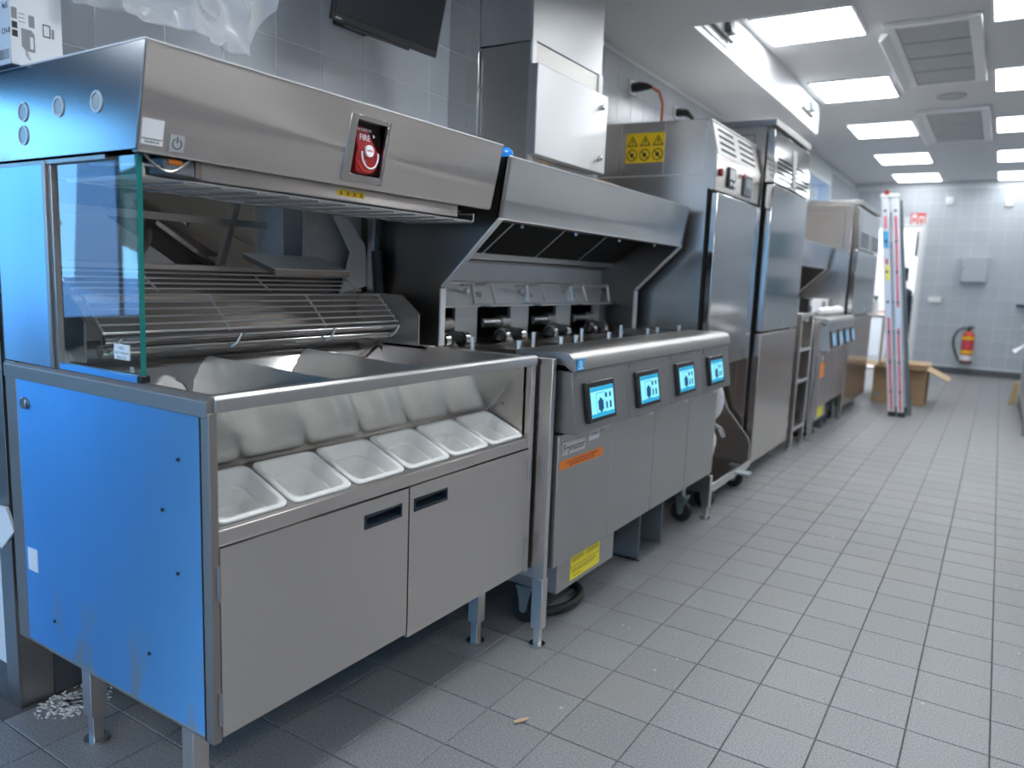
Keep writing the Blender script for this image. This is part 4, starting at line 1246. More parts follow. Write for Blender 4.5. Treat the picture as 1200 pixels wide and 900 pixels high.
def fryer(y0, pitch, label, near=True):
    n = 4
    y1 = y0 + pitch * n
    f = thing('fryer', label, 'fryer', (-1.45, (y0 + y1) / 2, 0))
    part('body', MB().box(-1.96, -1.150, y0, y1, 0.275, 0.90), 'steel_dull', f)
    part('top_cap', MB().prism([(-1.30, 0.935), (-1.30, 0.968), (-1.125, 0.972), (-1.103, 0.966), (-1.092, 0.952), (-1.088, 0.915), (-1.094, 0.912), (-1.12, 0.93)], 'y', y0 - 0.002, y1 + 0.004), 'steel_dull', f, 0.001, smooth=60)
    # vats and deck
    dk = MB()
    dk.box(-1.96, -1.71, y0, y1, 0.895, 0.925).box(-1.36, -1.29, y0, y1, 0.895, 0.935)
    for k in range(n + 1):
        dk.box(-1.71, -1.36, max(y0, y0 + pitch * k - 0.06), min(y1, y0 + pitch * k + 0.06), 0.895, 0.925)
    part('deck', dk, 'steel_dull', f, 0.003)
    for k in range(n):
        ya, yb = y0 + pitch * k + 0.06, y0 + pitch * (k + 1) - 0.06
        v = MB()
        v.box(-1.71, -1.36, ya, yb, 0.80, 0.805)
        v.box(-1.71, -1.705, ya, yb, 0.80, 0.925).box(-1.365, -1.36, ya, yb, 0.80, 0.925).box(-1.71, -1.36, ya, ya + 0.005, 0.80, 0.925).box(-1.71, -1.36, yb - 0.005, yb, 0.80, 0.925)
        part('vat', v, 'steel_dark', f)
        for (x, dy) in ((-1.33, -0.055), (-1.33, 0.055), (-1.50, 0.0)):
            yy = y0 + pitch * (k + 0.5) + dy * 2.6 if dy else y0 + pitch * k + 0.03
            part('lift_pin', MB().cyl((x, yy, 0.925), (x, yy, 0.985), 0.008, 10).cyl((x, yy, 0.985), (x, yy, 0.990), 0.010, 10), 'rod', f)
    # rear flue wall with basket hangers and pipes
    fw_ = MB()
    fw_.box(-1.815, -1.80, y0 + 0.0, y1, 1.075, 1.25)
    for k in range(n + 1):
        c = y0 + pitch * k
        fw_.box(-1.815, -1.80, max(y0, c - 0.075), min(y1, c + 0.075), 0.925, 1.075)
    part('flue_wall', fw_, 'flue_steel', f)
    part('flue_recess', MB().box(-1.96, -1.95, y0, y1, 0.925, 1.075), 'gap', f)
    part('flue_cap', MB().box(-1.83, -1.795, y0, y1, 1.248, 1.259), 'steel_dull', f, 0.002)
    for k in range(n):
        c = y0 + pitch * (k + 0.5)
        hw = pitch * 0.38
        hg = part('basket_hanger', MB().tube([(-1.80, c - hw - 0.01, 1.16), (-1.745, c - hw, 1.166), (-1.735, c - hw + 0.012, 1.170), (-1.735, c + hw - 0.012, 1.170), (-1.745, c + hw, 1.166), (-1.80, c + hw + 0.01, 1.16)], 0.0072, 8)
             .tube([(-1.735, c - hw + 0.02, 1.168), (-1.725, c - hw + 0.05, 1.09)], 0.0072, 8).tube([(-1.735, c + hw - 0.01, 1.168), (-1.725, c + hw - 0.0, 1.09)], 0.0072, 8)
             .tube([(-1.80, c - hw, 1.16), (-1.795, c - hw - 0.005, 1.09)], 0.0072, 8), 'rod', f)
        part('hanger_rail', MB().box(-1.80, -1.71, c - hw - 0.01, c + hw + 0.02, 1.076, 1.084), 'rod', hg, 0.002)
        part('hanger_knob', MB().cyl((-1.785, c - hw - 0.008, 1.12), (-1.765, c - hw - 0.008, 1.12), 0.012, 10).cyl((-1.785, c + hw + 0.008, 1.135), (-1.765, c + hw + 0.008, 1.135), 0.010, 10), 'chrome', hg)
        pp = part('heater_pipe', MB().cyl((-1.80, c - 0.10, 1.005), (-1.80, c + 0.03, 1.005), 0.020, 14), 'chrome', f)
        part('pipe_collar', MB().cyl((-1.80, c + 0.03, 1.005), (-1.80, c + 0.09, 1.005), 0.027, 14), 'steel_satin', pp)
        el = part('heater_elbow', MB().tube([(-1.73, c - 0.085 + 0.085 * (1 - math.cos(a)), 0.935 + 0.035 * math.sin(a)) for a in [PI * i / 10 for i in range(11)]], 0.022, 10), 'black', f)
        part('elbow_clamp', MB().cyl((-1.722, c - 0.06, 0.955), (-1.722, c - 0.035, 0.955), 0.030, 14), 'chrome', el)
        part('elbow_clamp', MB().cyl((-1.722, c + 0.06, 0.955), (-1.722, c + 0.09, 0.955), 0.030, 14), 'chrome', el)
    # control housing and screens: leans out towards the bottom
    def cx(z):
        return -1.098 + (0.905 - z) / 0.19 * 0.030
    for k in range(n):
        ya, yb = y0 + pitch * k + 0.0015, y0 + pitch * (k + 1) - 0.0015
        ph = part('control_housing', MB().prism([(-1.15, 0.715), (-1.15, 0.912), (cx(0.912), 0.912), (cx(0.715), 0.715)], 'y', ya, yb), 'housing' if near else 'steel_satin', f, 0.0015)
        c0, c1, z0, z1 = ya + 0.07, ya + 0.295 * pitch / 0.4, 0.742, 0.872
        c1 = ya + 0.07 + 0.205 * pitch / 0.4
        def scr(a, b, lo, hi, off, th):
            return MB().hexa([(cx(lo) + off, a, lo), (cx(lo) + off, b, lo), (cx(hi) + off, b, hi), (cx(hi) + off, a, hi)],
                             [(cx(lo) + off - th, a, lo), (cx(lo) + off - th, b, lo), (cx(hi) + off - th, b, hi), (cx(hi) + off - th, a, hi)])
        part('screen_bezel', scr(c0, c1, z0, z1, 0.012, 0.013), 'black', ph, 0.003)
        part('screen', scr(c0 + 0.022, c1 - 0.016, z0 + 0.014, z1 - 0.018, 0.0128, 0.001), 'screen_pale' if near else 'screen_soft', ph, label='lit touch screen')
        w = c1 - c0 - 0.038
        s0 = c0 + 0.022
        if near:
            dk_ = scr(s0, s0 + w, z1 - 0.032, z1 - 0.018, 0.0134, 0.0005)
            q = scr(s0, s0 + w, z0 + 0.014, z0 + 0.026, 0.0134, 0.0005)
            dk_.add(q.v, q.f)
            part('screen_bars', dk_, 'screen_blue', ph)
            ic = MB()
            for (u0, u1, v0, v1) in ((0.30, 0.52, 0.22, 0.55), (0.36, 0.46, 0.15, 0.62), (0.62, 0.70, 0.60, 0.75), (0.80, 0.88, 0.60, 0.75), (0.64, 0.70, 0.22, 0.45), (0.80, 0.87, 0.22, 0.45)):
                hgt = z1 - z0 - 0.032
                q = scr(s0 + w * u0, s0 + w * u1, z0 + 0.014 + hgt * v0, z0 + 0.014 + hgt * v1, 0.0134, 0.0005)
                ic.add(q.v, q.f)
            part('screen_icons', ic, 'screen_deep', ph)
            ol = MB()
            for (u0, u1, v0, v1) in ((0.22, 0.60, 0.78, 0.80), (0.22, 0.23, 0.12, 0.8), (0.59, 0.60, 0.12, 0.8), (0.22, 0.60, 0.12, 0.14)):
                hgt = z1 - z0 - 0.032
                q = scr(s0 + w * u0, s0 + w * u1, z0 + 0.014 + hgt * v0, z0 + 0.014 + hgt * v1, 0.0134, 0.0005)
                ol.add(q.v, q.f)
            part('screen_outline', ol, 'screen_blue', ph)
        for (yy, zz) in ((ya + 0.03, 0.897), (yb - 0.05, 0.897)):
            part('screw', MB().cyl((cx(zz) - 0.002, yy, zz), (cx(zz) + 0.003, yy, zz), 0.005, 8), 'chrome', ph)
        # door below
        d = part('door', MB().box(-1.150, -1.130, ya, yb, 0.262, 0.705), 'steel_satin', f, 0.003)
        hb = MB().tube([(-1.128, yb - 0.25 * pitch / .4, 0.699), (-1.112, yb - 0.24 * pitch / .4, 0.699), (-1.112, yb - 0.07, 0.699), (-1.128, yb - 0.06, 0.699)], 0.006, 8)
        part('handle', hb, 'steel_smooth', d)
        part('latch_plate', MB().box(-1.130, -1.127, yb - 0.075, yb - 0.02, 0.672, 0.694), 'edge', d, 0.002)
    part('kick_gap', MB().box(-1.148, -1.146, y0, y1, 0.705, 0.72), 'gap', f)
    part('filter_box', MB().box(-1.90, -1.145, y0 + 0.06, y0 + 0.50, 0.150, 0.272), 'steel_satin', f, 0.003)
    yl = part('hazard_label', MB().box(-1.1445, -1.1435, y0 + 0.15, y0 + 0.375, 0.168, 0.262), 'yellow_pale', f, label='yellow hazard label')
    if near:
        ln = MB()
        for z, a, b in ((0.246, 0.16, 0.25), (0.240, 0.16, 0.25), (0.234, 0.16, 0.25), (0.246, 0.265, 0.365), (0.240, 0.265, 0.365), (0.234, 0.265, 0.365), (0.214, 0.15, 0.375), (0.205, 0.16, 0.34), (0.199, 0.16, 0.35), (0.193, 0.16, 0.33), (0.180, 0.17, 0.23)):
            ln.box(-1.1435, -1.1432, y0 + a, y0 + b, z, z + 0.0016)
        part('label_print', ln, 'ink', yl)
    for (x, y) in ((-1.285, y0 + 0.105), (-1.25, y1 - 0.06), (-1.85, y0 + 0.105), (-1.85, y1 - 0.06)):
        caster(f, x, y)
    br = MB()
    yb0 = y0 + 0.88 * pitch / .4
    br.box(-1.42, -1.19, yb0, yb0 + 0.27, 0.0, 0.012).box(-1.42, -1.20, yb0, yb0 + 0.012, 0.0, 0.27).box(-1.42, -1.20, yb0 + 0.258, yb0 + 0.27, 0.0, 0.27)
    br.prism([(yb0 + 0.012, 0.012), (yb0 + 0.012, 0.05), (yb0 + 0.05, 0.012)], 'x', -1.42, -1.20)
    part('pump_bracket', br, 'dark_bracket', f, 0.002)
    part('pump', MB().cyl((-1.36, yb0 - 0.16, 0.13), (-1.36, yb0 - 0.02, 0.13), 0.045, 16).box(-1.40, -1.30, yb0 - 0.22, yb0 - 0.16, 0.085, 0.15), 'dark_bracket', f, 0.003)
    part('drain_hose', MB().tube([(-1.30 + 0.10 * math.cos(t), y0 + 0.30 + 0.15 * math.sin(t), 0.022) for t in [i * 2 * PI / 20 for i in range(20)]], 0.017, 10, closed=True), 'rubber', f)
    return f


fr1 = fryer(2.066, 0.402, 'stainless four-vat fryer with four lit blue touch screens under the big hood')
X_ = -1.1298
def plate(y0, y1, z0, z1, dz, x=X_, t=0.0012):
    """a label that climbs along y by dz (stuck on slightly askew)"""
    return MB().hexa([(x + t, y0, z0), (x + t, y1, z0 + dz), (x + t, y1, z1 + dz), (x + t, y0, z1)], [(x, y0, z0), (x, y1, z0 + dz), (x, y1, z1 + dz), (x, y0, z1)])
npl = part('maker_plate', plate(2.094, 2.248, 0.634, 0.678, 0.0), 'edge', fr1, 0.001, 'silver maker plate with dark lettering')
text('maker_text', 'Frymaster', 0.036, (X_ + 0.0016, 2.171, 0.655), YP, ZP, fr1, 'ink', 0.0003)
ob_ = part('orange_label', plate(2.078, 2.392, 0.588, 0.618, -0.002), 'orange', fr1, 0.0, 'orange caution strip')
text('caution_text', 'FUR SICHEREN BETRIEB VOR GEBRAUCH', 0.0125, (X_ + 0.0014, 2.235, 0.607), YP, ZP, fr1, 'red', 0.0002)
text('caution_text', 'BEDIENUNGSANLEITUNG LESEN', 0.0125, (X_ + 0.0014, 2.235, 0.596), YP, ZP, fr1, 'red', 0.0002)
part('white_label', plate(2.275, 2.355, 0.655, 0.692, 0.0), 'paper', fr1, 0.0, 'small white label')
text('label_text', 'CE 60Hz', 0.014, (X_ + 0.0016, 2.315, 0.674), YP, ZP, fr1, 'ink_grey', 0.0002)
part('blue_label', MB().box(-1.0885, -1.0865, 2.085, 2.130, 0.916, 0.952), 'sky_sticker', fr1, 0.0, 'sky blue square sticker')
part('blue_label_print', MB().disc_ring((-1.0866, 2.1075, 0.936), 'x', 0.009, 0.006, 0.0004, 16).box(-1.0866, -1.0862, 2.092, 2.123, 0.921, 0.924), 'paper', fr1)

# white shrink wrap bundle and tap at the fryer's far side
o = thing('wrapped_valve', 'white taped bundle and steel tap hanging beside the last fryer door', 'valve', (-1.22, 3.75, 0.35))
def blob(c, sx, sy, sz, seed, n=12, m=8, amp=0.12):
    rnd = random.Random(seed)
    vs, fs = [], []
    for i in range(m + 1):
        a = PI * i / m
        for j in range(n):
            t = 2 * PI * j / n
            k = 1 + rnd.uniform(-amp, amp)
            vs.append((c[0] + sx * math.sin(a) * math.cos(t) * k, c[1] + sy * math.sin(a) * math.sin(t) * k, c[2] + sz * math.cos(a) * (1 + rnd.uniform(-amp, amp) * 0.3)))
    for i in range(m):
        for j in range(n):
            k = (j + 1) % n
            fs.append((i * n + j, (i + 1) * n + j, (i + 1) * n + k, i * n + k))
    return MB().add(vs, fs)
part('wrap', blob((-1.165, 3.735, 0.62), 0.05, 0.045, 0.10, 3), 'poly_white', o, smooth=80)
part('wrap', blob((-1.175, 3.74, 0.40), 0.035, 0.035, 0.08, 5), 'poly_white', o, smooth=80)
part('tap', MB().cyl((-1.18, 3.735, 0.48), (-1.18, 3.735, 0.54), 0.014, 10).cyl((-1.18, 3.735, 0.51), (-1.13, 3.775, 0.47), 0.010, 8).cyl((-1.13, 3.775, 0.47), (-1.12, 3.79, 0.43), 0.012, 8), 'chrome', o)
part('pipe', MB().cyl((-1.20, 3.735, 0.24), (-1.20, 3.735, 0.66), 0.012, 10), 'steel_dull', o)


# ------------------------------------------------------------------ FROZEN FRY DISPENSER
dp = thing('fry_dispenser', 'tall stainless fry dispenser with a yellow warning sticker on its side', 'dispenser', (-1.6, 4.2, 0))
DY0, DY1 = 3.80, 4.60
prof = [(-2.02, 0.755), (-1.262, 0.755), (-1.262, 1.842), (-1.304, 2.006), (-1.345, 2.014), (-2.02, 2.030)]
part('cabinet', MB().prism([(-2.02, 0.755), (-1.29, 0.755), (-1.29, 1.668), (-1.262, 1.668), (-1.262, 1.842), (-1.304, 2.006), (-1.345, 2.014), (-2.02, 2.030)], 'y', DY0, DY1), 'steel_v', dp, 0.003)
part('side_seam', MB().box(-2.0, -1.323, DY0 - 0.0015, DY0, 1.744, 1.750).box(-1.325, -1.321, DY0 - 0.0015, DY0, 1.75, 2.0), 'edge', dp)
part('side_trim', MB().box(-1.545, -1.541, DY0 - 0.0015, DY0, 1.75, 2.01).box(-1.79, -1.786, DY0 - 0.0015, DY0, 1.75, 2.01), 'steel_satin', dp)
dd = part('door', MB().box(-1.281, -1.243, DY0 + 0.006, DY1 - 0.006, 0.762, 1.655), 'steel_smooth', dp, 0.006, seg=3)
part('door_seal', MB().box(-1.291, -1.286, DY0 + 0.002, DY1 - 0.002, 0.757, 1.668), 'rubber', dd)
part('door_reveal', MB().box(-1.30, -1.288, DY0 - 0.001, DY0, 0.755, 1.675), 'gap', dp)
# sloped vent panel and slots
def vx(z):
    return -1.262 + (-1.304 + 1.262) * (z - 1.842) / (2.006 - 1.842)
part('vent_panel', MB().hexa([(vx(1.845) + 0.003, DY0 + 0.008, 1.845), (vx(1.845) + 0.003, DY1 - 0.008, 1.845), (vx(2.0) + 0.003, DY1 - 0.008, 2.0), (vx(2.0) + 0.003, DY0 + 0.008, 2.0)],
                             [(vx(1.845), DY0 + 0.008, 1.845), (vx(1.845), DY1 - 0.008, 1.845), (vx(2.0), DY1 - 0.008, 2.0), (vx(2.0), DY0 + 0.008, 2.0)]), 'steel_satin', dp)
for k in range(4):
    for (a, b) in ((3.87, 4.13), (4.22, 4.50)):
        z = 1.868 + 0.033 * k
        part('vent_slot', MB().hexa([(vx(z) + 0.0036, a, z), (vx(z) + 0.0036, b, z), (vx(z + 0.013) + 0.0036, b, z + 0.013), (vx(z + 0.013) + 0.0036, a, z + 0.013)],
                                    [(vx(z) + 0.0025, a, z), (vx(z) + 0.0025, b, z), (vx(z + 0.013) + 0.0025, b, z + 0.013), (vx(z + 0.013) + 0.0025, a, z + 0.013)]), 'gap', dp)
part('vent_lip', MB().bar((-1.301, DY0, 2.008), (-1.301, DY1, 2.008), 0.006, 0.008), 'edge', dp)
part('switch', MB().cyl((-1.262, 3.87, 1.760), (-1.250, 3.87, 1.760), 0.020, 16), 'red', dp, 0.002, 'dark red round switch')
dsp = part('control_panel', MB().box(-1.262, -1.252, 3.985, 4.105, 1.700, 1.805), 'black', dp, 0.004)
part('display', MB().box(-1.252, -1.2505, 4.0, 4.09, 1.745, 1.795), 'galv', dsp)
part('display_keys', MB().cyl((-1.252, 4.02, 1.72), (-1.248, 4.02, 1.72), 0.012, 12).cyl((-1.252, 4.07, 1.72), (-1.248, 4.07, 1.72), 0.012, 12), 'chrome', dsp)
ds2 = part('control_panel', MB().box(-1.262, -1.252, 4.27, 4.42, 1.690, 1.800), 'dark_bracket', dp, 0.004)
part('display', MB().box(-1.252, -1.2505, 4.30, 4.40, 1.735, 1.785), 'vent_grey', ds2)
part('red_lamp', MB().cyl((-1.252, 4.25, 1.79), (-1.247, 4.25, 1.79), 0.012, 10), 'red_bright', ds2)
ws = part('warning_sticker', MB().box(-1.757, -1.543, DY0 - 0.002, DY0, 1.816, 1.966), 'yellow', dp, 0.0, 'yellow sticker with three warning triangles and three prohibition rings')
for k in range(3):
    x = -1.757 + 0.214 * (k + 0.5) / 3
    zt = 1.925
    tri = MB()
    pts = [(x - 0.030, zt - 0.025), (x + 0.030, zt - 0.025), (x, zt + 0.028)]
    inn = [(x - 0.021, zt - 0.020), (x + 0.021, zt - 0.020), (x, zt + 0.018)]
    for i in range(3):
        j = (i + 1) % 3
        tri.add([(pts[i][0], DY0 - 0.0026, pts[i][1]), (pts[j][0], DY0 - 0.0026, pts[j][1]), (inn[j][0], DY0 - 0.0026, inn[j][1]), (inn[i][0], DY0 - 0.0026, inn[i][1])], [(0, 1, 2, 3)])
    tri.box(x - 0.003, x + 0.003, DY0 - 0.0026, DY0 - 0.002, zt - 0.008, zt + 0.008).box(x - 0.003, x + 0.003, DY0 - 0.0026, DY0 - 0.002, zt - 0.016, zt - 0.011)
    part('warning_triangle', tri, 'ink', ws)
    rg = MB().disc_ring((x, DY0 - 0.0026, 1.855), 'y', 0.030, 0.0255, 0.0005, 26)
    rg.hexa([(x - 0.020, DY0 - 0.0026, 1.872), (x - 0.016, DY0 - 0.0026, 1.876), (x + 0.020, DY0 - 0.0026, 1.838), (x + 0.016, DY0 - 0.0026, 1.834)],
            [(x - 0.020, DY0 - 0.002, 1.872), (x - 0.016, DY0 - 0.002, 1.876), (x + 0.020, DY0 - 0.002, 1.838), (x + 0.016, DY0 - 0.002, 1.834)])
    part('prohibition_ring', rg, 'red_bright' if False else 'ink', ws)
    part('prohibition_figure', MB().box(x - 0.010, x + 0.008, DY0 - 0.0025, DY0 - 0.002, 1.845, 1.866), 'ink', ws)
# open base: flared side plates, back, tray
flare = [(-1.95, 0.115), (-1.19, 0.115), (-1.19, 0.243), (-1.202, 0.283), (-1.339, 0.443), (-1.40, 0.60), (-1.40, 0.755), (-1.95, 0.755)]
for y in (DY0, DY1 - 0.012):
    part('base_side', MB().prism(flare, 'y', y, y + 0.012), 'steel', dp, 0.002)
part('base_back', MB().slab([(-1.72, DY0 + 0.012, 0.13), (-1.72, DY1 - 0.012, 0.13), (-1.60, DY1 - 0.012, 0.755), (-1.60, DY0 + 0.012, 0.755)], 0.008), 'steel', dp)
part('tray', MB().box(-1.95, -1.19, DY0 + 0.012, DY1 - 0.012, 0.115, 0.13), 'steel_smooth', dp, 0.002)
part('tray_lip', MB().box(-1.194, -1.182, DY0, DY1, 0.10, 0.150), 'steel_smooth', dp, 0.003)
for (x, y) in ((-1.235, 4.46), (-1.235, 3.92), (-1.85, 4.46), (-1.85, 3.92)):
    caster(dp, x, y, 0.116)
part('brake_pedal', MB().box(-1.19, -1.14, 4.42, 4.50, 0.085, 0.10), 'zinc', dp, 0.003)

# ------------------------------------------------------------------ TALL REFRIGERATORS
def tall_fridge(y0, y1, xf, top, split, dtop, label, strip=True, zb=0.10):
    f = thing('tall_refrigerator', label, 'refrigerator', (-1.65, (y0 + y1) / 2, 0))
    part('cabinet', MB().box(-2.04, xf - 0.065, y0, y1, zb, top), 'steel_v', f, 0.004)
    part('front_frame', MB().box(xf - 0.065, xf - 0.048, y0 + 0.001, y1 - 0.001, zb, dtop + 0.01), 'gap', f)
    for (a, b) in ((zb + 0.005, split - 0.006), (split + 0.006, dtop)):
        d = part('door', MB().box(xf - 0.048, xf, y0 + 0.006, y1 - 0.004, a, b), 'steel_smooth' if a > 0.5 else 'steel_v', f, 0.006, seg=3)
    lk = MB().cyl((xf, (y0 + y1) / 2 + 0.05, split + 0.045), (xf + 0.006, (y0 + y1) / 2 + 0.05, split + 0.045), 0.010, 12)
    part('lock', lk, 'chrome', f)
    z0, z1 = dtop + 0.008, top
    part('head_panel', MB().hexa([(xf - 0.056, y0, z0), (xf + 0.002, y0, z0), (xf + 0.002, y1, z0), (xf - 0.056, y1, z0)],
                                 [(xf - 0.056, y0, z1 - 0.02), (xf - 0.018, y0, z1 - 0.02), (xf - 0.018, y1, z1 - 0.02), (xf - 0.056, y1, z1 - 0.02)]), 'steel_smooth', f, 0.003)
    def px(z):
        return xf + 0.002 - 0.02 * (z - z0) / (z1 - 0.02 - z0)
    w = y1 - y0
    for k in range(5):
        z = z0 + 0.03 + 0.028 * k
        for (a, b) in ((y0 + 0.08 * w, y0 + 0.46 * w), (y0 + 0.60 * w, y0 + 0.96 * w)):
            part('vent_slot', MB().box(px(z) - 0.002, px(z) + 0.002, a, b, z, z + 0.012), 'gap', f)
    if strip:
        part('cover_strip', MB().hexa([(px(z0) + 0.002, y0 + 0.47 * w, z0 + 0.02), (px(z0) + 0.002, y0 + 0.57 * w, z0 + 0.02), (px(z1) + 0.005, y0 + 0.60 * w, z1 - 0.07), (px(z1) + 0.005, y0 + 0.48 * w, z1 - 0.07)],
                                      [(px(z0) + 0.004, y0 + 0.47 * w, z0 + 0.02), (px(z0) + 0.004, y0 + 0.57 * w, z0 + 0.02), (px(z1) + 0.007, y0 + 0.60 * w, z1 - 0.07), (px(z1) + 0.007, y0 + 0.48 * w, z1 - 0.07)]), 'vent_grey', f, label='grey strip of loose film')
    part('top_cap', MB().box(-2.04, xf - 0.012, y0 - 0.004, y1 + 0.002, top, top + 0.04), 'steel_dull', f, 0.003)
    part('side_seam', MB().box(-2.0, xf - 0.13, y0 - 0.002, y0, top - 0.05, top - 0.045).box(xf - 0.135, xf - 0.13, y0 - 0.002, y0, zb + 0.1, top - 0.05), 'steel_dark', f)
    for (x, y) in ((xf - 0.10, y1 - 0.09), (xf - 0.10, y0 + 0.09), (-1.95, y1 - 0.09), (-1.95, y0 + 0.09)):
        part('foot', MB().cyl((x, y, 0), (x, y, zb), 0.022, 12).cyl((x, y, 0), (x, y, 0.012), 0.035, 12), 'zinc', f)
    return f


fa = tall_fridge(4.66, 5.60, -1.195, 2.13, 0.918, 1.80, 'tall stainless refrigerator with two doors, between the fry dispenser and the open rack')
fb_ = tall_fridge(7.56, 8.88, -1.14, 1.96, 0.955, 1.56, 'farthest tall stainless refrigerator, with the ladder leaning on it', strip=False)

# ------------------------------------------------------------------ OPEN RACK, SECOND FRYER LINE
o = thing('open_rack', 'narrow open stainless rack with shelves beside the second refrigerator', 'rack', (-1.6, 6.03, 0))
for y in (5.72, 6.10):
    for x in (-1.20, -1.95):
        lg = part('post', MB().box(x - 0.016, x + 0.016, y - 0.016, y + 0.016, 0.03, 1.0), 'steel', o, 0.002)
        part('foot', MB().cyl((x, y, 0), (x, y, 0.03), 0.025, 12), 'chrome', lg)
for z in (0.145, 0.50, 0.735, 0.99):
    part('shelf', MB().box(-1.965, -1.185, 5.735, 6.085, z, z + 0.022), 'steel', o, 0.003)
part('back_sheet', MB().box(-1.97, -1.966, 5.735, 6.085, 0.145, 0.99), 'steel_dark', o)
o = thing('small_speaker', 'small black box with a white dot standing on the open rack', 'device', (-1.21, 6.02, 1.012))
part('case', MB().box(-1.27, -1.20, 5.95, 6.08, 1.013, 1.125), 'black', o, 0.008)
part('white_dot', MB().cyl((-1.20, 6.015, 1.085), (-1.194, 6.015, 1.085), 0.022, 14), 'white', o)

hood_b = extraction_hood(6.20, 7.45, 'smaller looking extraction hood over the far fryer, beyond the tall refrigerator')
fr2 = fryer(6.225, 0.305, 'far four-vat fryer with dim screens, under white wrapped boxes', near=False)
part('maker_plate', MB().box(-1.130, -1.128, 6.25, 6.36, 0.63, 0.68), 'steel_smooth', fr2)
part('orange_label', MB().box(-1.130, -1.128, 6.25, 6.40, 0.50, 0.62), 'orange', fr2, label='orange caution label')

o = thing('white_box', 'long white carton lying on the far fryer', 'box', (-1.40, 7.0, 0.974))
part('carton', MB().box(-1.55, -1.33, 6.50, 7.45, 0.990, 1.105), 'paper', o, 0.004)
part('printed_mark', MB().box(-1.329, -1.3285, 7.15, 7.30, 1.035, 1.085), 'ink_grey', o)
single('film_roll', MB().tube([(-1.22 + 0.02 * math.sin(i), 6.45 + 0.108 * i, 1.012 + 0.006 * math.sin(2 * i)) for i in range(10)], [0.022, 0.034, 0.030, 0.036, 0.032, 0.038, 0.034, 0.038, 0.034, 0.024], 12), 'poly_white',
       'bunched white film lying along the front edge of the far fryer', 'film', loc=(-1.22, 7.0, 0.97), smooth=80)
single('paper_stack', MB().box(-1.62, -1.30, 5.76, 5.93, 1.013, 1.095), 'paper', 'stack of white paper on top of the open rack', 'paper', 0.004, loc=(-1.45, 5.85, 1.013))

# ------------------------------------------------------------------ LADDER leaning on the far refrigerator
ld = thing('ladder', 'folded aluminium ladder with red stripes leaning on the far refrigerator', 'ladder', (-0.76, 8.3, 0))
def lx(z, s):       # section s, height z -> x
    return (-0.80 + 0.078 * s) + (-0.265 + 0.012 * s) * z / 2.1
for s in range(2):
    for (ya, nm) in ((8.06, 0), (8.44, 1)):
        h = 2.08 - 0.02 * s
        rl = part('rail', MB().hexa([(lx(0.03, s), ya, 0.03), (lx(0.03, s) + 0.062, ya, 0.03), (lx(0.03, s) + 0.062, ya + 0.025, 0.03), (lx(0.03, s), ya + 0.025, 0.03)],
                                    [(lx(h, s), ya, h), (lx(h, s) + 0.062, ya, h), (lx(h, s) + 0.062, ya + 0.025, h), (lx(h, s), ya + 0.025, h)]), 'alu', ld, 0.003)
        part('shoe', MB().box(lx(0, s) - 0.003, lx(0, s) + 0.066, ya - 0.004, ya + 0.03, 0, 0.05), 'rubber', rl, 0.004)
        if nm == 0:
            z0, z1 = 0.06, 1.95
            def sq(z0, z1, w0, w1, m, lab=None):
                return part('stripe' if not lab else 'rail_sticker', MB().hexa([(lx(z0, s) + w0, ya - 0.001, z0), (lx(z0, s) + w1, ya - 0.001, z0), (lx(z1, s) + w1, ya - 0.001, z1), (lx(z1, s) + w0, ya - 0.001, z1)],
                                               [(lx(z0, s) + w0, ya, z0), (lx(z0, s) + w1, ya, z0), (lx(z1, s) + w1, ya, z1), (lx(z1, s) + w0, ya, z1)]), m, rl, label=lab)
            segs = [(0.06, 0.95), (1.45, 1.50), (1.78, 1.90)] if s == 0 else [(0.06, 0.85), (1.05, 1.90)]
            for a, b in segs:
                sq(a, b, 0.022, 0.042, 'red_stripe')
            if s == 0:
                sq(1.60, 1.76, 0.008, 0.056, 'blue_sticker', 'blue sticker')
                sq(1.30, 1.44, 0.020, 0.050, 'yellow_pale', 'yellow sticker')
            for k in range(7):
                z = 0.24 + 0.285 * k
                part('rung_end', MB().cyl((lx(z, s) + 0.031, ya - 0.005, z), (lx(z, s) + 0.031, ya, z), 0.013, 10), 'ink', rl)
    for k in range(7):
        z = 0.24 + 0.285 * k
        part('rung', MB().box(lx(z, s) + 0.018, lx(z, s) + 0.044, 8.08, 8.45, z - 0.014, z + 0.014), 'alu', ld, 0.003)
part('hinge_cap', MB().box(lx(2.08, 0) - 0.01, lx(2.08, 1) + 0.07, 8.05, 8.10, 2.07, 2.11), 'poly_white', ld, 0.01)
part('red_hinge', MB().cyl((lx(2.1, 0) + 0.05, 8.05, 2.118), (lx(2.1, 0) + 0.05, 8.10, 2.118), 0.024, 14), 'red', ld, label='dark red hinge')
bx_ = -0.655
part('rear_leg', MB().hexa([(bx_, 8.24, 0.0), (bx_ + 0.035, 8.24, 0.0), (bx_ + 0.035, 8.30, 0.0), (bx_, 8.30, 0.0)],
                           [(lx(2.05, 1) + 0.064, 8.10, 2.05), (lx(2.05, 1) + 0.085, 8.10, 2.05), (lx(2.05, 1) + 0.085, 8.16, 2.05), (lx(2.05, 1) + 0.064, 8.16, 2.05)]), 'dark_bracket', ld, 0.003)

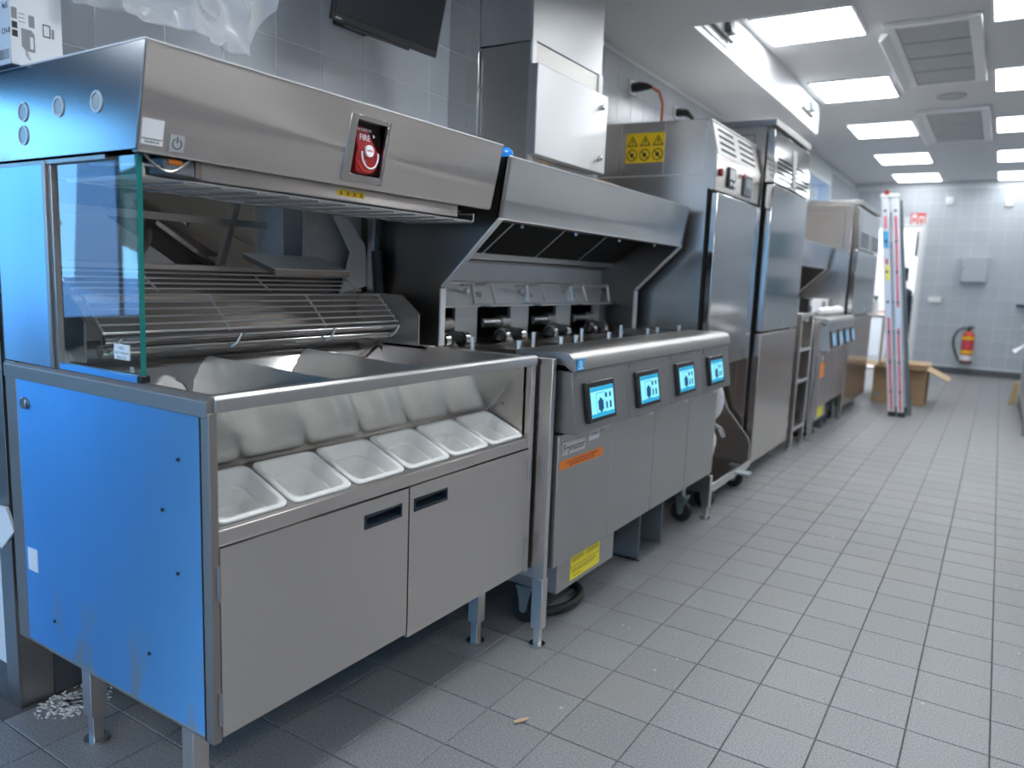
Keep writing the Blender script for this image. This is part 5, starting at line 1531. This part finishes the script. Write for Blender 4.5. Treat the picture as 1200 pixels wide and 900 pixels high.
# ------------------------------------------------------------------ CARDBOARD BOX
cb_ = thing('cardboard_box', 'open brown cardboard box on the floor behind the ladder', 'box', (-0.85, 9.25, 0))
bx0, bx1, by0, by1, bh = -1.085, -0.575, 9.05, 9.55, 0.385
t = 0.008
part('walls', MB().box(bx0, bx1, by0, by0 + t, 0, bh).box(bx0, bx1, by1 - t, by1, 0, bh).box(bx0, bx0 + t, by0 + t, by1 - t, 0, bh).box(bx1 - t, bx1, by0 + t, by1 - t, 0, bh).box(bx0 + t, bx1 - t, by0 + t, by1 - t, 0, t), 'cardboard', cb_)
part('flap', MB().slab([(bx0, by0, bh), (bx1, by0, bh), (bx1, by0 - 0.12, bh + 0.018), (bx0, by0 - 0.12, bh + 0.018)], 0.006), 'cardboard_in', cb_)
part('flap', MB().slab([(bx1, by0, bh), (bx1, by1, bh), (bx1 + 0.21, by1 - 0.02, bh - 0.10), (bx1 + 0.21, by0 + 0.02, bh - 0.10)], 0.006), 'cardboard_in', cb_)
part('flap', MB().slab([(bx0, by1, bh), (bx1, by1, bh), (bx1, by1 + 0.15, bh + 0.03), (bx0, by1 + 0.15, bh + 0.03)], 0.006), 'cardboard_in', cb_)
part('flap', MB().slab([(bx0, by0, bh), (bx0, by1, bh), (bx0 - 0.16, by1, bh + 0.02), (bx0 - 0.16, by0, bh + 0.02)], 0.006), 'cardboard_in', cb_)
part('printed_mark', MB().box(-1.05, -1.01, by0 - 0.001, by0, 0.05, 0.11), 'ink_grey', cb_)

# ------------------------------------------------------------------ TABLE behind, with bottle
tb_ = thing('steel_table', 'small steel table behind the ladder beyond the far refrigerator', 'table', (-1.25, 10.0, 0))
part('table_top', MB().box(-1.50, -1.08, 9.75, 10.4, 0.885, 0.925), 'steel', tb_, 0.004)
for (x, y) in ((-1.46, 9.79), (-1.12, 9.79), (-1.46, 10.36), (-1.12, 10.36)):
    part('leg', MB().box(x - 0.018, x + 0.018, y - 0.018, y + 0.018, 0.0, 0.885), 'steel', tb_, 0.002)
part('undershelf', MB().box(-1.48, -1.10, 9.77, 10.38, 0.28, 0.30), 'steel', tb_, 0.002)
bt = thing('spray_bottle', 'white plastic bottle with a black top on the small steel table', 'bottle', (-1.25, 9.95, 0.926))
part('body', MB().tube([(-1.25, 9.95, 0.927), (-1.25, 9.95, 1.03), (-1.25, 9.95, 1.06), (-1.25, 9.95, 1.08)], [0.036, 0.036, 0.026, 0.015], 14), 'white_pan', bt)
part('spray_head', MB().cyl((-1.25, 9.95, 1.08), (-1.25, 9.95, 1.115), 0.016, 12).box(-1.29, -1.225, 9.94, 9.96, 1.11, 1.135), 'black', bt, 0.003)
single('folded_cloth', MB().box(-1.42, -1.30, 9.85, 10.1, 0.926, 0.965), 'poly_white', 'folded white cloth on the small steel table', 'cloth', 0.012, loc=(-1.36, 9.97, 0.926))

# ------------------------------------------------------------------ END WALL FITTINGS
YW = 13.096
cab = thing('wall_cabinet', 'pale grey metal cabinet on the tiled end wall above the extinguisher', 'cabinet', (-0.37, YW, 1.55))
part('case', MB().box(-0.545, -0.205, YW - 0.12, YW, 1.37, 1.735), 'tile_far', cab, 0.004)
cd_ = part('door', MB().box(-0.54, -0.21, YW - 0.135, YW - 0.122, 1.375, 1.73), 'tile_far', cab, 0.004)
part('lock', MB().cyl((-0.515, YW - 0.142, 1.56), (-0.515, YW - 0.135, 1.56), 0.012, 10), 'dark_bracket', cd_)
sg = thing('fire_sign', 'red and white fire equipment sign above the doorway corner', 'sign', (-1.18, YW, 2.28))
part('plate', MB().box(-1.285, -1.085, YW - 0.012, YW, 2.195, 2.375), 'red_bright', sg, 0.003)
part('pictogram', MB().box(-1.265, -1.20, YW - 0.0135, YW - 0.012, 2.215, 2.355).box(-1.17, -1.10, YW - 0.0135, YW - 0.012, 2.215, 2.33), 'paper', sg)
part('pictogram_detail', MB().cyl((-1.135, YW - 0.0145, 2.225), (-1.135, YW - 0.0145, 2.30), 0.018, 10).box(-1.25, -1.215, YW - 0.0145, YW - 0.0135, 2.24, 2.31), 'red_bright', sg)
ex = thing('fire_extinguisher', 'red fire extinguisher with yellow bands hung on the tiled end wall', 'extinguisher', (-0.37, 13.0, 0.2))
ec = (-0.345, 13.0)
part('cylinder', MB().tube([(*ec, 0.205), (*ec, 0.22), (*ec, 0.59), (*ec, 0.63), (*ec, 0.655), (*ec, 0.66)], [0.072, 0.078, 0.078, 0.062, 0.03, 0.022], 24), 'red_bright', ex)
part('foot_ring', MB().cyl((*ec, 0.185), (*ec, 0.215), 0.080, 24), 'black', ex)
part('band', MB().cyl((*ec, 0.535), (*ec, 0.575), 0.0795, 24).cyl((*ec, 0.33), (*ec, 0.375), 0.0795, 24), 'yellow', ex)
part('instruction_label', MB().cyl((*ec, 0.395), (*ec, 0.52), 0.0792, 24), 'red_stripe', ex)
part('paper_label', MB().cyl((*ec, 0.23), (*ec, 0.305), 0.0795, 24), 'paper', ex)
part('valve', MB().cyl((*ec, 0.655), (*ec, 0.70), 0.022, 12).box(-0.385, -0.29, 12.985, 13.015, 0.69, 0.71).box(-0.365, -0.28, 12.99, 13.01, 0.715, 0.73), 'black', ex)
part('hose', MB().tube([(-0.375, 13.0, 0.69), (-0.42, 13.0, 0.70), (-0.49, 13.0, 0.65), (-0.53, 13.0, 0.56), (-0.53, 13.0, 0.46), (-0.495, 13.0, 0.34), (-0.455, 13.0, 0.25), (-0.445, 13.0, 0.21)], 0.014, 10), 'rubber', ex, smooth=60)
part('wall_hook', MB().box(-0.365, -0.325, 13.03, YW, 0.60, 0.70), 'dark_bracket', ex)
for (x0, x1, z0, z1, nm, lab, cat) in ((-0.93, -0.75, 1.05, 1.135, 'light_switch', 'white double switch plate beside the doorway', 'switch'),
                                      (-0.838, -0.745, 2.50, 2.60, 'wall_sensor', 'small white square sensor high on the end wall, above the fire sign side', 'sensor'),
                                      (-0.10, -0.005, 2.46, 2.57, 'wall_sensor', 'small white square sensor high on the end wall, above the grey cabinet', 'sensor')):
    o = thing(nm, lab, cat, ((x0 + x1) / 2, YW, z0))
    part('plate', MB().box(x0, x1, YW - 0.03, YW, z0, z1), 'white', o, 0.006)
    if nm == 'light_switch':
        xm = (x0 + x1) / 2
        part('rocker', MB().box(x0 + 0.012, xm - 0.006, YW - 0.036, YW - 0.03, z0 + 0.012, z1 - 0.012), 'white', o, 0.002)
        part('rocker', MB().box(xm + 0.006, x1 - 0.012, YW - 0.036, YW - 0.03, z0 + 0.012, z1 - 0.012), 'white', o, 0.002)
    else:
        part('lens', MB().dome(((x0 + x1) / 2, YW - 0.03, (z0 + z1) / 2), 0.02, 12, 3, 'y', -0.4), 'carton_white', o)
single('black_bracket', MB().box(0.19, 0.55, YW - 0.10, YW, 1.045, 1.075), 'black', 'black bracket strip on the end wall at the picture edge', 'bracket', 0.004, loc=(0.3, YW, 1.05))

for z0, z1, lab in ((1.66, 2.10, 'upper dark teal notice board on the end wall, past the picture edge'), (1.02, 1.36, 'lower dark teal notice board on the end wall, past the picture edge')):
    o = thing('notice_board', lab, 'board', (0.75, YW, z0))
    part('panel', MB().box(0.60, 1.05, YW - 0.02, YW, z0, z1), 'teal_board', o, 0.003)
    part('frame', MB().box(0.585, 0.60, YW - 0.025, YW, z0 - 0.015, z1 + 0.015).box(1.05, 1.065, YW - 0.025, YW, z0 - 0.015, z1 + 0.015)
         .box(0.60, 1.05, YW - 0.025, YW, z0 - 0.015, z0).box(0.60, 1.05, YW - 0.025, YW, z1, z1 + 0.015), 'alu', o)

# monitor in the room behind the door, and the person working there
o = thing('store_screen', 'dark square screen on the white wall behind the doorway', 'screen', (-1.55, 15.5, 1.5))
part('panel', MB().box(-1.66, -1.45, 15.45, 15.5, 1.385, 1.63), 'navy', o, 0.004)
part('face', MB().box(-1.65, -1.46, 15.448, 15.451, 1.395, 1.62), 'screen_off', o)


def skin_body(name, joints, edges, root):
    me = bpy.data.meshes.new(name)
    names = list(joints)
    me.from_pydata([joints[k][0] for k in names], [(names.index(a), names.index(b)) for a, b in edges], [])
    ob = bpy.data.objects.new(name, me)
    C.objects.link(ob)
    md = ob.modifiers.new('skin', 'SKIN')
    md.use_smooth_shade = True
    sv = me.skin_vertices[0].data
    for i, k in enumerate(names):
        r = joints[k][1]
        sv[i].radius = (r, r) if isinstance(r, (int, float)) else r
        sv[i].use_root = (k == root)
    sb = ob.modifiers.new('sub', 'SUBSURF')
    sb.levels = sb.render_levels = 1
    dg = bpy.context.evaluated_depsgraph_get()
    out = bpy.data.meshes.new_from_object(ob.evaluated_get(dg))
    bpy.data.objects.remove(ob)
    out.name = name
    return out


PX, PY = -1.19, 13.75
J = {'pelvis': ((PX, PY, 0.88), 0.135), 'waist': ((PX - 0.04, PY, 1.00), 0.125), 'chest': ((PX - 0.10, PY, 1.13), 0.135), 'shoulders': ((PX - 0.13, PY, 1.19), 0.10),
     'neck': ((PX - 0.19, PY, 1.22), 0.05), 'head': ((PX - 0.26, PY, 1.20), 0.085), 'crown': ((PX - 0.34, PY, 1.19), 0.07)}
E_ = [('pelvis', 'waist'), ('waist', 'chest'), ('chest', 'shoulders'), ('shoulders', 'neck'), ('neck', 'head'), ('head', 'crown')]
for s, nm in ((-1, 'a'), (1, 'b')):
    J['sh' + nm] = ((PX - 0.13, PY + 0.17 * s, 1.16), 0.062)
    J['el' + nm] = ((PX - 0.14, PY + 0.22 * s, 0.92), 0.045)
    J['wr' + nm] = ((PX - 0.36, PY + 0.16 * s, 0.86), 0.030)
    J['pa' + nm] = ((PX - 0.42, PY + 0.15 * s, 0.86), 0.032)
    for q in range(4):
        J['f%d%s' % (q, nm)] = ((PX - 0.505 + 0.006 * abs(q - 1), PY + 0.15 * s + 0.021 * (q - 1.5), 0.845), 0.009)
        E_.append(('pa' + nm, 'f%d%s' % (q, nm)))
    J['th' + nm] = ((PX - 0.435, PY + 0.15 * s - 0.055 * s, 0.86), 0.010)
    E_.append(('pa' + nm, 'th' + nm))
    J['hi' + nm] = ((PX, PY + 0.09 * s, 0.82), 0.10)
    J['kn' + nm] = ((PX - 0.03, PY + 0.11 * s, 0.47), 0.065)
    J['an' + nm] = ((PX + 0.02, PY + 0.11 * s, 0.09), 0.045)
    J['to' + nm] = ((PX - 0.16, PY + 0.12 * s, 0.045), 0.042)
    E_ += [('shoulders', 'sh' + nm), ('sh' + nm, 'el' + nm), ('el' + nm, 'wr' + nm), ('wr' + nm, 'pa' + nm), ('pelvis', 'hi' + nm), ('hi' + nm, 'kn' + nm), ('kn' + nm, 'an' + nm), ('an' + nm, 'to' + nm)]
pm = skin_body('person_body', J, E_, 'pelvis')
pm.materials.clear()
for m_ in ('skin', 'navy', 'brown_cloth', 'rubber'):
    pm.materials.append(M[m_])
for p in pm.polygons:
    c = p.center
    if c.z < 0.12:
        p.material_index = 3
    elif c.z < 0.56 and c.x > PX - 0.2:
        p.material_index = 2
    elif (c.x < PX - 0.175 and c.z > 1.10) or c.x < PX - 0.30:
        p.material_index = 0
    else:
        p.material_index = 1
pe = bpy.data.objects.new('person', pm)
C.objects.link(pe)
pe['label'] = 'person in dark clothes and brown trousers bending over in the doorway behind the ladder'
pe['category'] = 'person'
ORG[pe.name] = Vector((0, 0, 0))
part('hair', blob((PX - 0.29, PY, 1.225), 0.095, 0.085, 0.075, 11, 12, 7, 0.03), 'hair', pe, smooth=80)
fcs = MB()
for s in (-1, 1):
    fcs.dome((PX - 0.315, PY + 0.03 * s, 1.115), 0.012, 8, 3, 'z', -0.6)
part('eyes', fcs, 'ink', pe)
part('nose', MB().tube([(PX - 0.31, PY, 1.125), (PX - 0.285, PY, 1.093), (PX - 0.275, PY, 1.115)], [0.008, 0.013, 0.010], 8), 'skin', pe)
part('ears', MB().dome((PX - 0.25, PY + 0.083, 1.19), 0.024, 8, 3, 'y', 0.5).dome((PX - 0.25, PY - 0.083, 1.19), 0.024, 8, 3, 'y', -0.5), 'skin', pe)
part('mouth', MB().box(PX - 0.262, PX - 0.255, PY - 0.022, PY + 0.022, 1.108, 1.116), 'red', pe)
part('shirt_tail', MB().prism([(PX - 0.14, 0.98), (PX + 0.10, 0.94), (PX + 0.13, 0.60), (PX - 0.13, 0.56)], 'y', PY - 0.15, PY + 0.15), 'navy', pe, 0.03)
o = thing('work_counter', 'low white counter under the hands of the person in the doorway', 'counter', (-1.75, 13.8, 0))
part('top', MB().box(-1.98, -1.52, 13.45, 14.3, 0.79, 0.825), 'white', o, 0.004)
for (x, y) in ((-1.95, 13.48), (-1.55, 13.48), (-1.95, 14.27), (-1.55, 14.27)):
    part('leg', MB().box(x - 0.015, x + 0.015, y - 0.015, y + 0.015, 0, 0.79), 'alu', o)

# ------------------------------------------------------------------ WALL SOCKETS AND ORANGE LEAD
def socket(y, z, label, lead):
    o = thing('wall_socket', label, 'socket', (WX, y, z))
    part('plate', MB().box(WX, WX + 0.012, y - 0.045, y + 0.045, z - 0.045, z + 0.045), 'white', o, 0.003)
    part('lid', MB().slab([(WX + 0.012, y - 0.042, z - 0.042), (WX + 0.012, y + 0.042, z - 0.042), (WX + 0.055, y + 0.042, z - 0.062), (WX + 0.055, y - 0.042, z - 0.062)], 0.004), 'white', o)
    return o


socket(4.56, 2.40, 'white wall socket holding the black plug of the orange lead', True)
socket(5.33, 2.40, 'white wall socket half hidden behind the top of the fry dispenser', False)
o = thing('power_lead', 'orange lead with a black plug running down behind the fry dispenser', 'cable', (-2.06, 4.58, 2.03))
part('plug', MB().tube([(-2.087, 4.56, 2.40), (-2.04, 4.56, 2.402), (-1.995, 4.565, 2.400), (-1.96, 4.57, 2.395)], [0.030, 0.030, 0.022, 0.009], 12), 'black', o)
part('cord', MB().tube([(-1.965, 4.57, 2.395), (-1.925, 4.60, 2.37), (-1.905, 4.62, 2.30), (-1.905, 4.62, 2.20), (-1.91, 4.61, 2.08), (-1.93, 4.61, 2.032)], 0.009, 8), 'orange_cable', o, smooth=60)
single('black_plug', MB().tube([(-2.087, 5.33, 2.40), (-2.02, 5.34, 2.395), (-1.98, 5.36, 2.36), (-1.975, 5.37, 2.30), (-1.975, 5.37, 2.175)], [0.03, 0.026, 0.014, 0.008, 0.008], 10), 'black', 'black plug in the socket behind the fry dispenser top', 'plug', loc=(-2.0, 5.34, 2.40))

# ------------------------------------------------------------------ MONITOR, FILM SHEET AND CARTON OVER THE STATION
mo = thing('wall_monitor', 'black monitor tilted down from the tiled wall above the fire handle', 'monitor', (-2.09, 2.0, 1.96))
A = Vector((-1.80, 1.728, 1.953)); B = Vector((-1.80, 2.237, 1.965))
upv = Vector((0.07, 0.0, 0.31)).normalized()
nrm = Vector((upv.z, 0, -upv.x))
def mq(a0, a1, h0, h1, d0, d1):
    ax = (B - A)
    f = lambda a, h, d: A + ax * a + upv * h + nrm * d
    return MB().hexa([f(a0, h0, d0), f(a1, h0, d0), f(a1, h1, d0), f(a0, h1, d0)], [f(a0, h0, d1), f(a1, h0, d1), f(a1, h1, d1), f(a0, h1, d1)])
part('case', mq(0, 1, 0, 0.32, -0.012, 0), 'black', mo, 0.003)
part('back_cover', mq(0.55, 0.9, 0.12, 0.30, -0.03, -0.012), 'black', mo, 0.006)
part('screen', mq(0.02, 0.98, 0.022, 0.305, 0.0, 0.0012), 'screen_off', mo)
part('lower_lip', mq(0.12, 0.72, -0.008, 0.0, -0.012, -0.002), 'black', mo)
part('maker_mark', mq(0.03, 0.08, 0.006, 0.012, 0.0, 0.0008), 'ink_grey', mo)
part('arm', MB().bar((-2.095, 2.10, 2.17), (-1.80, 2.10, 2.14), 0.05, 0.05).box(-2.098, -2.085, 2.02, 2.18, 2.06, 2.26), 'black', mo, 0.004)

# crumpled sheet hanging from the low ceiling
def sheet(name, label, corners_bottom, z_top, x, parent_loc, nu=110, nv=90, seed=2):
    rnd = random.Random(seed)
    vs, fs = [], []
    wv = [(rnd.uniform(3, 16), rnd.uniform(3, 16), rnd.uniform(0, 6.28), rnd.uniform(0.003, 0.014)) for _ in range(16)]
    ys = [p[0] for p in corners_bottom]
    def bottom(y):
        for (a, za), (b, zb) in zip(corners_bottom, corners_bottom[1:]):
            if a <= y <= b:
                t = (y - a) / (b - a)
                return za + (zb - za) * t
        return corners_bottom[-1][1]
    y0, y1 = ys[0], ys[-1]
    for i in range(nu + 1):
        y = y0 + (y1 - y0) * i / nu
        zb = bottom(y)
        for j in range(nv + 1):
            t = j / nv
            z = zb + (z_top - zb) * t
            yy = y - 0.25 * (y - (y0 + y1) / 2) * t * 0.3
            q = Vector((yy * 5.0, z * 4.0, seed * 3.1))
            d = 0.10 * mnoise.noise(q * 0.8) + 0.050 * (1 - abs(mnoise.noise(q * 1.3 + Vector((7, 0, 2))))) ** 3 + 0.030 * (1 - abs(mnoise.noise(q * 2.4 + Vector((3, 1, 0))))) ** 4 - 0.05
            vs.append((x + d * (1 - 0.5 * t) + 0.02 * (1 - t), yy, z))
    for i in range(nu):
        for j in range(nv):
            a = i * (nv + 1) + j
            fs.append((a, a + nv + 1, a + nv + 2, a + 1))
    ob = single(name, MB().add(vs, fs), 'poly', label, 'plastic sheet', loc=parent_loc, smooth=25)
    sm = ob.modifiers.new('solid', 'SOLIDIFY')
    sm.thickness = 0.0012
    return ob


sheet('plastic_sheet', 'crumpled translucent plastic sheet hanging from the ceiling above the station', [(0.915, 1.80), (0.93, 1.745), (0.975, 1.75), (1.215, 1.757), (1.34, 1.758), (1.405, 1.755), (1.45, 1.81), (1.49, 1.90)], 2.57, -1.80, (-1.8, 1.2, 2.57))

cx_ = thing('dispenser_carton', 'white printed carton of a soap dispenser standing on the near end of the hood', 'box', (-1.87, 0.89, 1.6))
part('carton', MB().box(-1.955, -1.797, 0.822, 0.929, 1.602, 1.93), 'carton_white', cx_, 0.002)
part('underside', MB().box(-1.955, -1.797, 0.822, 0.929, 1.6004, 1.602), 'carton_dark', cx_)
XC = -1.7968
def pr(name, y0, y1, z0, z1, m='ink_grey'):
    return part(name, MB().box(XC, XC + 0.0006, y0, y1, z0, z1), m, cx_)
pr('printed_square', 0.8266, 0.8372, 1.694, 1.716)
pr('printed_square', 0.8600, 0.8714, 1.684, 1.708)
pr('printed_icon', 0.8266, 0.8372, 1.675, 1.688, 'ink')
pr('printed_icon', 0.8266, 0.8372, 1.658, 1.671, 'ink')
for a in ((0.888, 0.8895, 1.673, 1.698), (0.902, 0.9035, 1.672, 1.697), (0.888, 0.9035, 1.672, 1.674), (0.888, 0.9035, 1.696, 1.698)):
    pr('printed_outline', *a, 'ink')
pr('printed_hand', 0.9064, 0.9109, 1.672, 1.692)
part('printed_dispenser', MB().prism([(0.8448, 1.678), (0.8646, 1.678), (0.8706, 1.670), (0.8706, 1.634), (0.8524, 1.634), (0.8448, 1.642)], 'x', XC, XC + 0.0008), 'ink_grey', cx_)
pr('printed_window', 0.8611, 0.8672, 1.640, 1.664, 'carton_white').location.x += 0.0004
part('printed_spout', MB().prism([(0.8509, 1.634), (0.8562, 1.634), (0.8577, 1.624), (0.8630, 1.617), (0.8585, 1.617), (0.8516, 1.624)], 'x', XC, XC + 0.0006), 'vent_grey', cx_)
for k in range(3):
    pr('printed_lines', 0.8402, 0.8524, 1.706 - 0.008 * k, 1.7075 - 0.008 * k)
for k, s in enumerate(('CH-8', '4x5', 'S')):
    text('carton_text', s, 0.016, (-1.812, 0.8216, 1.668 + 0.05 * k - (0.0 if k else 0.0)), XP, ZP, cx_, 'ink', 0.0003)
bc = MB()
for k in range(9):
    bc.box(-1.85 + 0.0055 * k, -1.85 + 0.0055 * k + random.choice((0.0015, 0.003)), 0.8212, 0.8218, 1.612, 1.632)
part('printed_barcode', bc, 'ink_grey', cx_)

# ------------------------------------------------------------------ SMALL THINGS ON THE FLOOR AND EDGES
single('torn_plastic', MB().hexa([(-2.06, 0.872, 0.57), (-2.022, 0.872, 0.515), (-2.09, 0.872, 0.455), (-2.26, 0.872, 0.55)], [(-2.062, 0.884, 0.572), (-2.024, 0.884, 0.517), (-2.092, 0.884, 0.457), (-2.262, 0.884, 0.552)]), 'poly_white',
       'torn corner of white plastic stuck to the wall corner guard', 'plastic', 0.003, loc=(-2.1, 0.88, 0.5))
single('wood_chip', MB().tube([(-0.985, 1.622, 0.006), (-0.972, 1.640, 0.007), (-0.962, 1.662, 0.006)], [0.004, 0.006, 0.003], 6), 'cardboard_in', 'pale wood chip lying on the floor tiles in front of the station', 'chip', loc=(-0.97, 1.64, 0))
rnd = random.Random(4)
dm = MB()
for k in range(260):
    a, rr = rnd.uniform(0, 6.28), rnd.random() ** 0.6
    x, y = -2.02 + 0.085 * rr * math.cos(a), 1.0 + 0.10 * rr * math.sin(a)
    if y < 0.9 or x < -2.09:
        if x < -2.09 and y > 0.9:
            continue
    s = rnd.uniform(0.003, 0.014) * (1.2 - rr)
    dm.hexa([(x - s, y - s, 0.0), (x + s, y - s * 0.6, 0.0), (x + s * 0.8, y + s, 0.0), (x - s * 0.7, y + s, 0.0)], [(x - s * .6, y - s * .6, 0.0025), (x + s * .6, y - s * 0.4, 0.0025), (x + s * 0.5, y + s * .6, 0.0025), (x - s * 0.4, y + s * .6, 0.0025)])
single('plaster_dust', dm, 'dust', 'white plaster dust heaped at the foot of the wall corner', 'dust', kind='stuff')
dm = MB()
for k in range(70):
    x, y = rnd.uniform(-1.2, 0.4), rnd.uniform(1.7, 5.5)
    s = rnd.uniform(0.0015, 0.005)
    dm.hexa([(x - s, y - s, 0.0), (x + s, y - s * 0.6, 0.0), (x + s * 0.8, y + s, 0.0), (x - s * 0.7, y + s, 0.0)], [(x - s * .6, y - s * .6, 0.002), (x + s * .6, y - s * 0.4, 0.002), (x + s * 0.5, y + s * .6, 0.002), (x - s * 0.4, y + s * .6, 0.002)])
single('floor_debris', dm, 'dust', 'tiny pale crumbs scattered over the aisle tiles', 'debris', kind='stuff')
# counter and rubbish at the picture edge
rc = thing('edge_counter', 'stainless counter cropped by the picture edge opposite the fryers', 'counter', (0.65, 8.8, 0))
part('top', MB().box(0.255, 1.0, 7.75, 9.9, 0.76, 0.80), 'steel', rc, 0.004)
part('side_panel', MB().box(0.27, 0.98, 7.78, 9.87, 0.16, 0.76), 'steel_dull', rc, 0.002)
for (x, y) in ((0.29, 7.8), (0.96, 7.8), (0.29, 9.85), (0.96, 9.85)):
    part('leg', MB().box(x - 0.018, x + 0.018, y - 0.018, y + 0.018, 0, 0.16), 'steel_dark', rc, 0.002)
single('white_bag', blob((0.42, 9.3, 0.882), 0.20, 0.35, 0.07, 21, 16, 8, 0.10), 'poly_white', 'crumpled white bag on the cropped counter', 'bag', loc=(0.42, 9.3, 0.8), smooth=60)
single('film_strip', MB().slab([(0.25, 8.7, 0.74), (0.25, 9.0, 0.73), (0.15, 9.05, 0.66), (0.17, 8.75, 0.65)], 0.004), 'poly_white', 'loose strip of white film hanging off the cropped counter', 'film', 0.0, loc=(0.2, 8.9, 0.7))
single('wooden_board', MB().hexa([(0.19, 10.0, 0.0), (0.26, 10.0, 0.0), (0.26, 10.1, 0.0), (0.19, 10.1, 0.0)], [(0.22, 10.0, 0.25), (0.27, 10.0, 0.25), (0.27, 10.1, 0.25), (0.22, 10.1, 0.25)]), 'wood', 'short tan board standing on the floor behind the cropped counter', 'board', 0.003, loc=(0.23, 10.05, 0))


# trees outside the lobby windows (mirrored in the glass pane)
def tree(x, y, h, r, label, seed):
    o = thing('street_tree', label, 'tree', (x, y, -0.14))
    part('trunk', MB().tube([(x, y, -0.14), (x + 0.1, y, h * 0.3), (x, y + 0.1, h * 0.62)], [0.22, 0.16, 0.10], 10), 'bark', o)
    part('crown', blob((x, y, h * 0.72), r, r, h * 0.32, seed, 26, 16, 0.16), 'leaf', o, smooth=80)


tree(-13.5, -3.9, 2.7, 1.0, 'small green street tree outside the lobby window, the one nearest the kitchen wall', 31)
tree(-15.5, -8.4, 3.2, 1.3, 'small green street tree outside the lobby window, the widest', 32)
tree(-11.0, -5.6, 2.5, 0.6, 'slim young street tree outside the lobby window', 33)

o = thing('banner_flag', 'white feather banner on a dark pole outside the lobby window', 'flag', (-9.2, -3.3, -0.14))
part('pole', MB().cyl((-9.2, -3.62, -0.14), (-9.2, -3.62, 2.75), 0.03, 10), 'window_frame', o)
part('cloth', MB().slab([(-9.2, -3.60, 0.7), (-9.2, -3.05, 0.9), (-9.2, -3.15, 2.4), (-9.2, -3.60, 2.7)], 0.01), 'paper', o)
part('foot', MB().cyl((-9.2, -3.62, -0.14), (-9.2, -3.62, -0.08), 0.25, 16), 'window_frame', o)
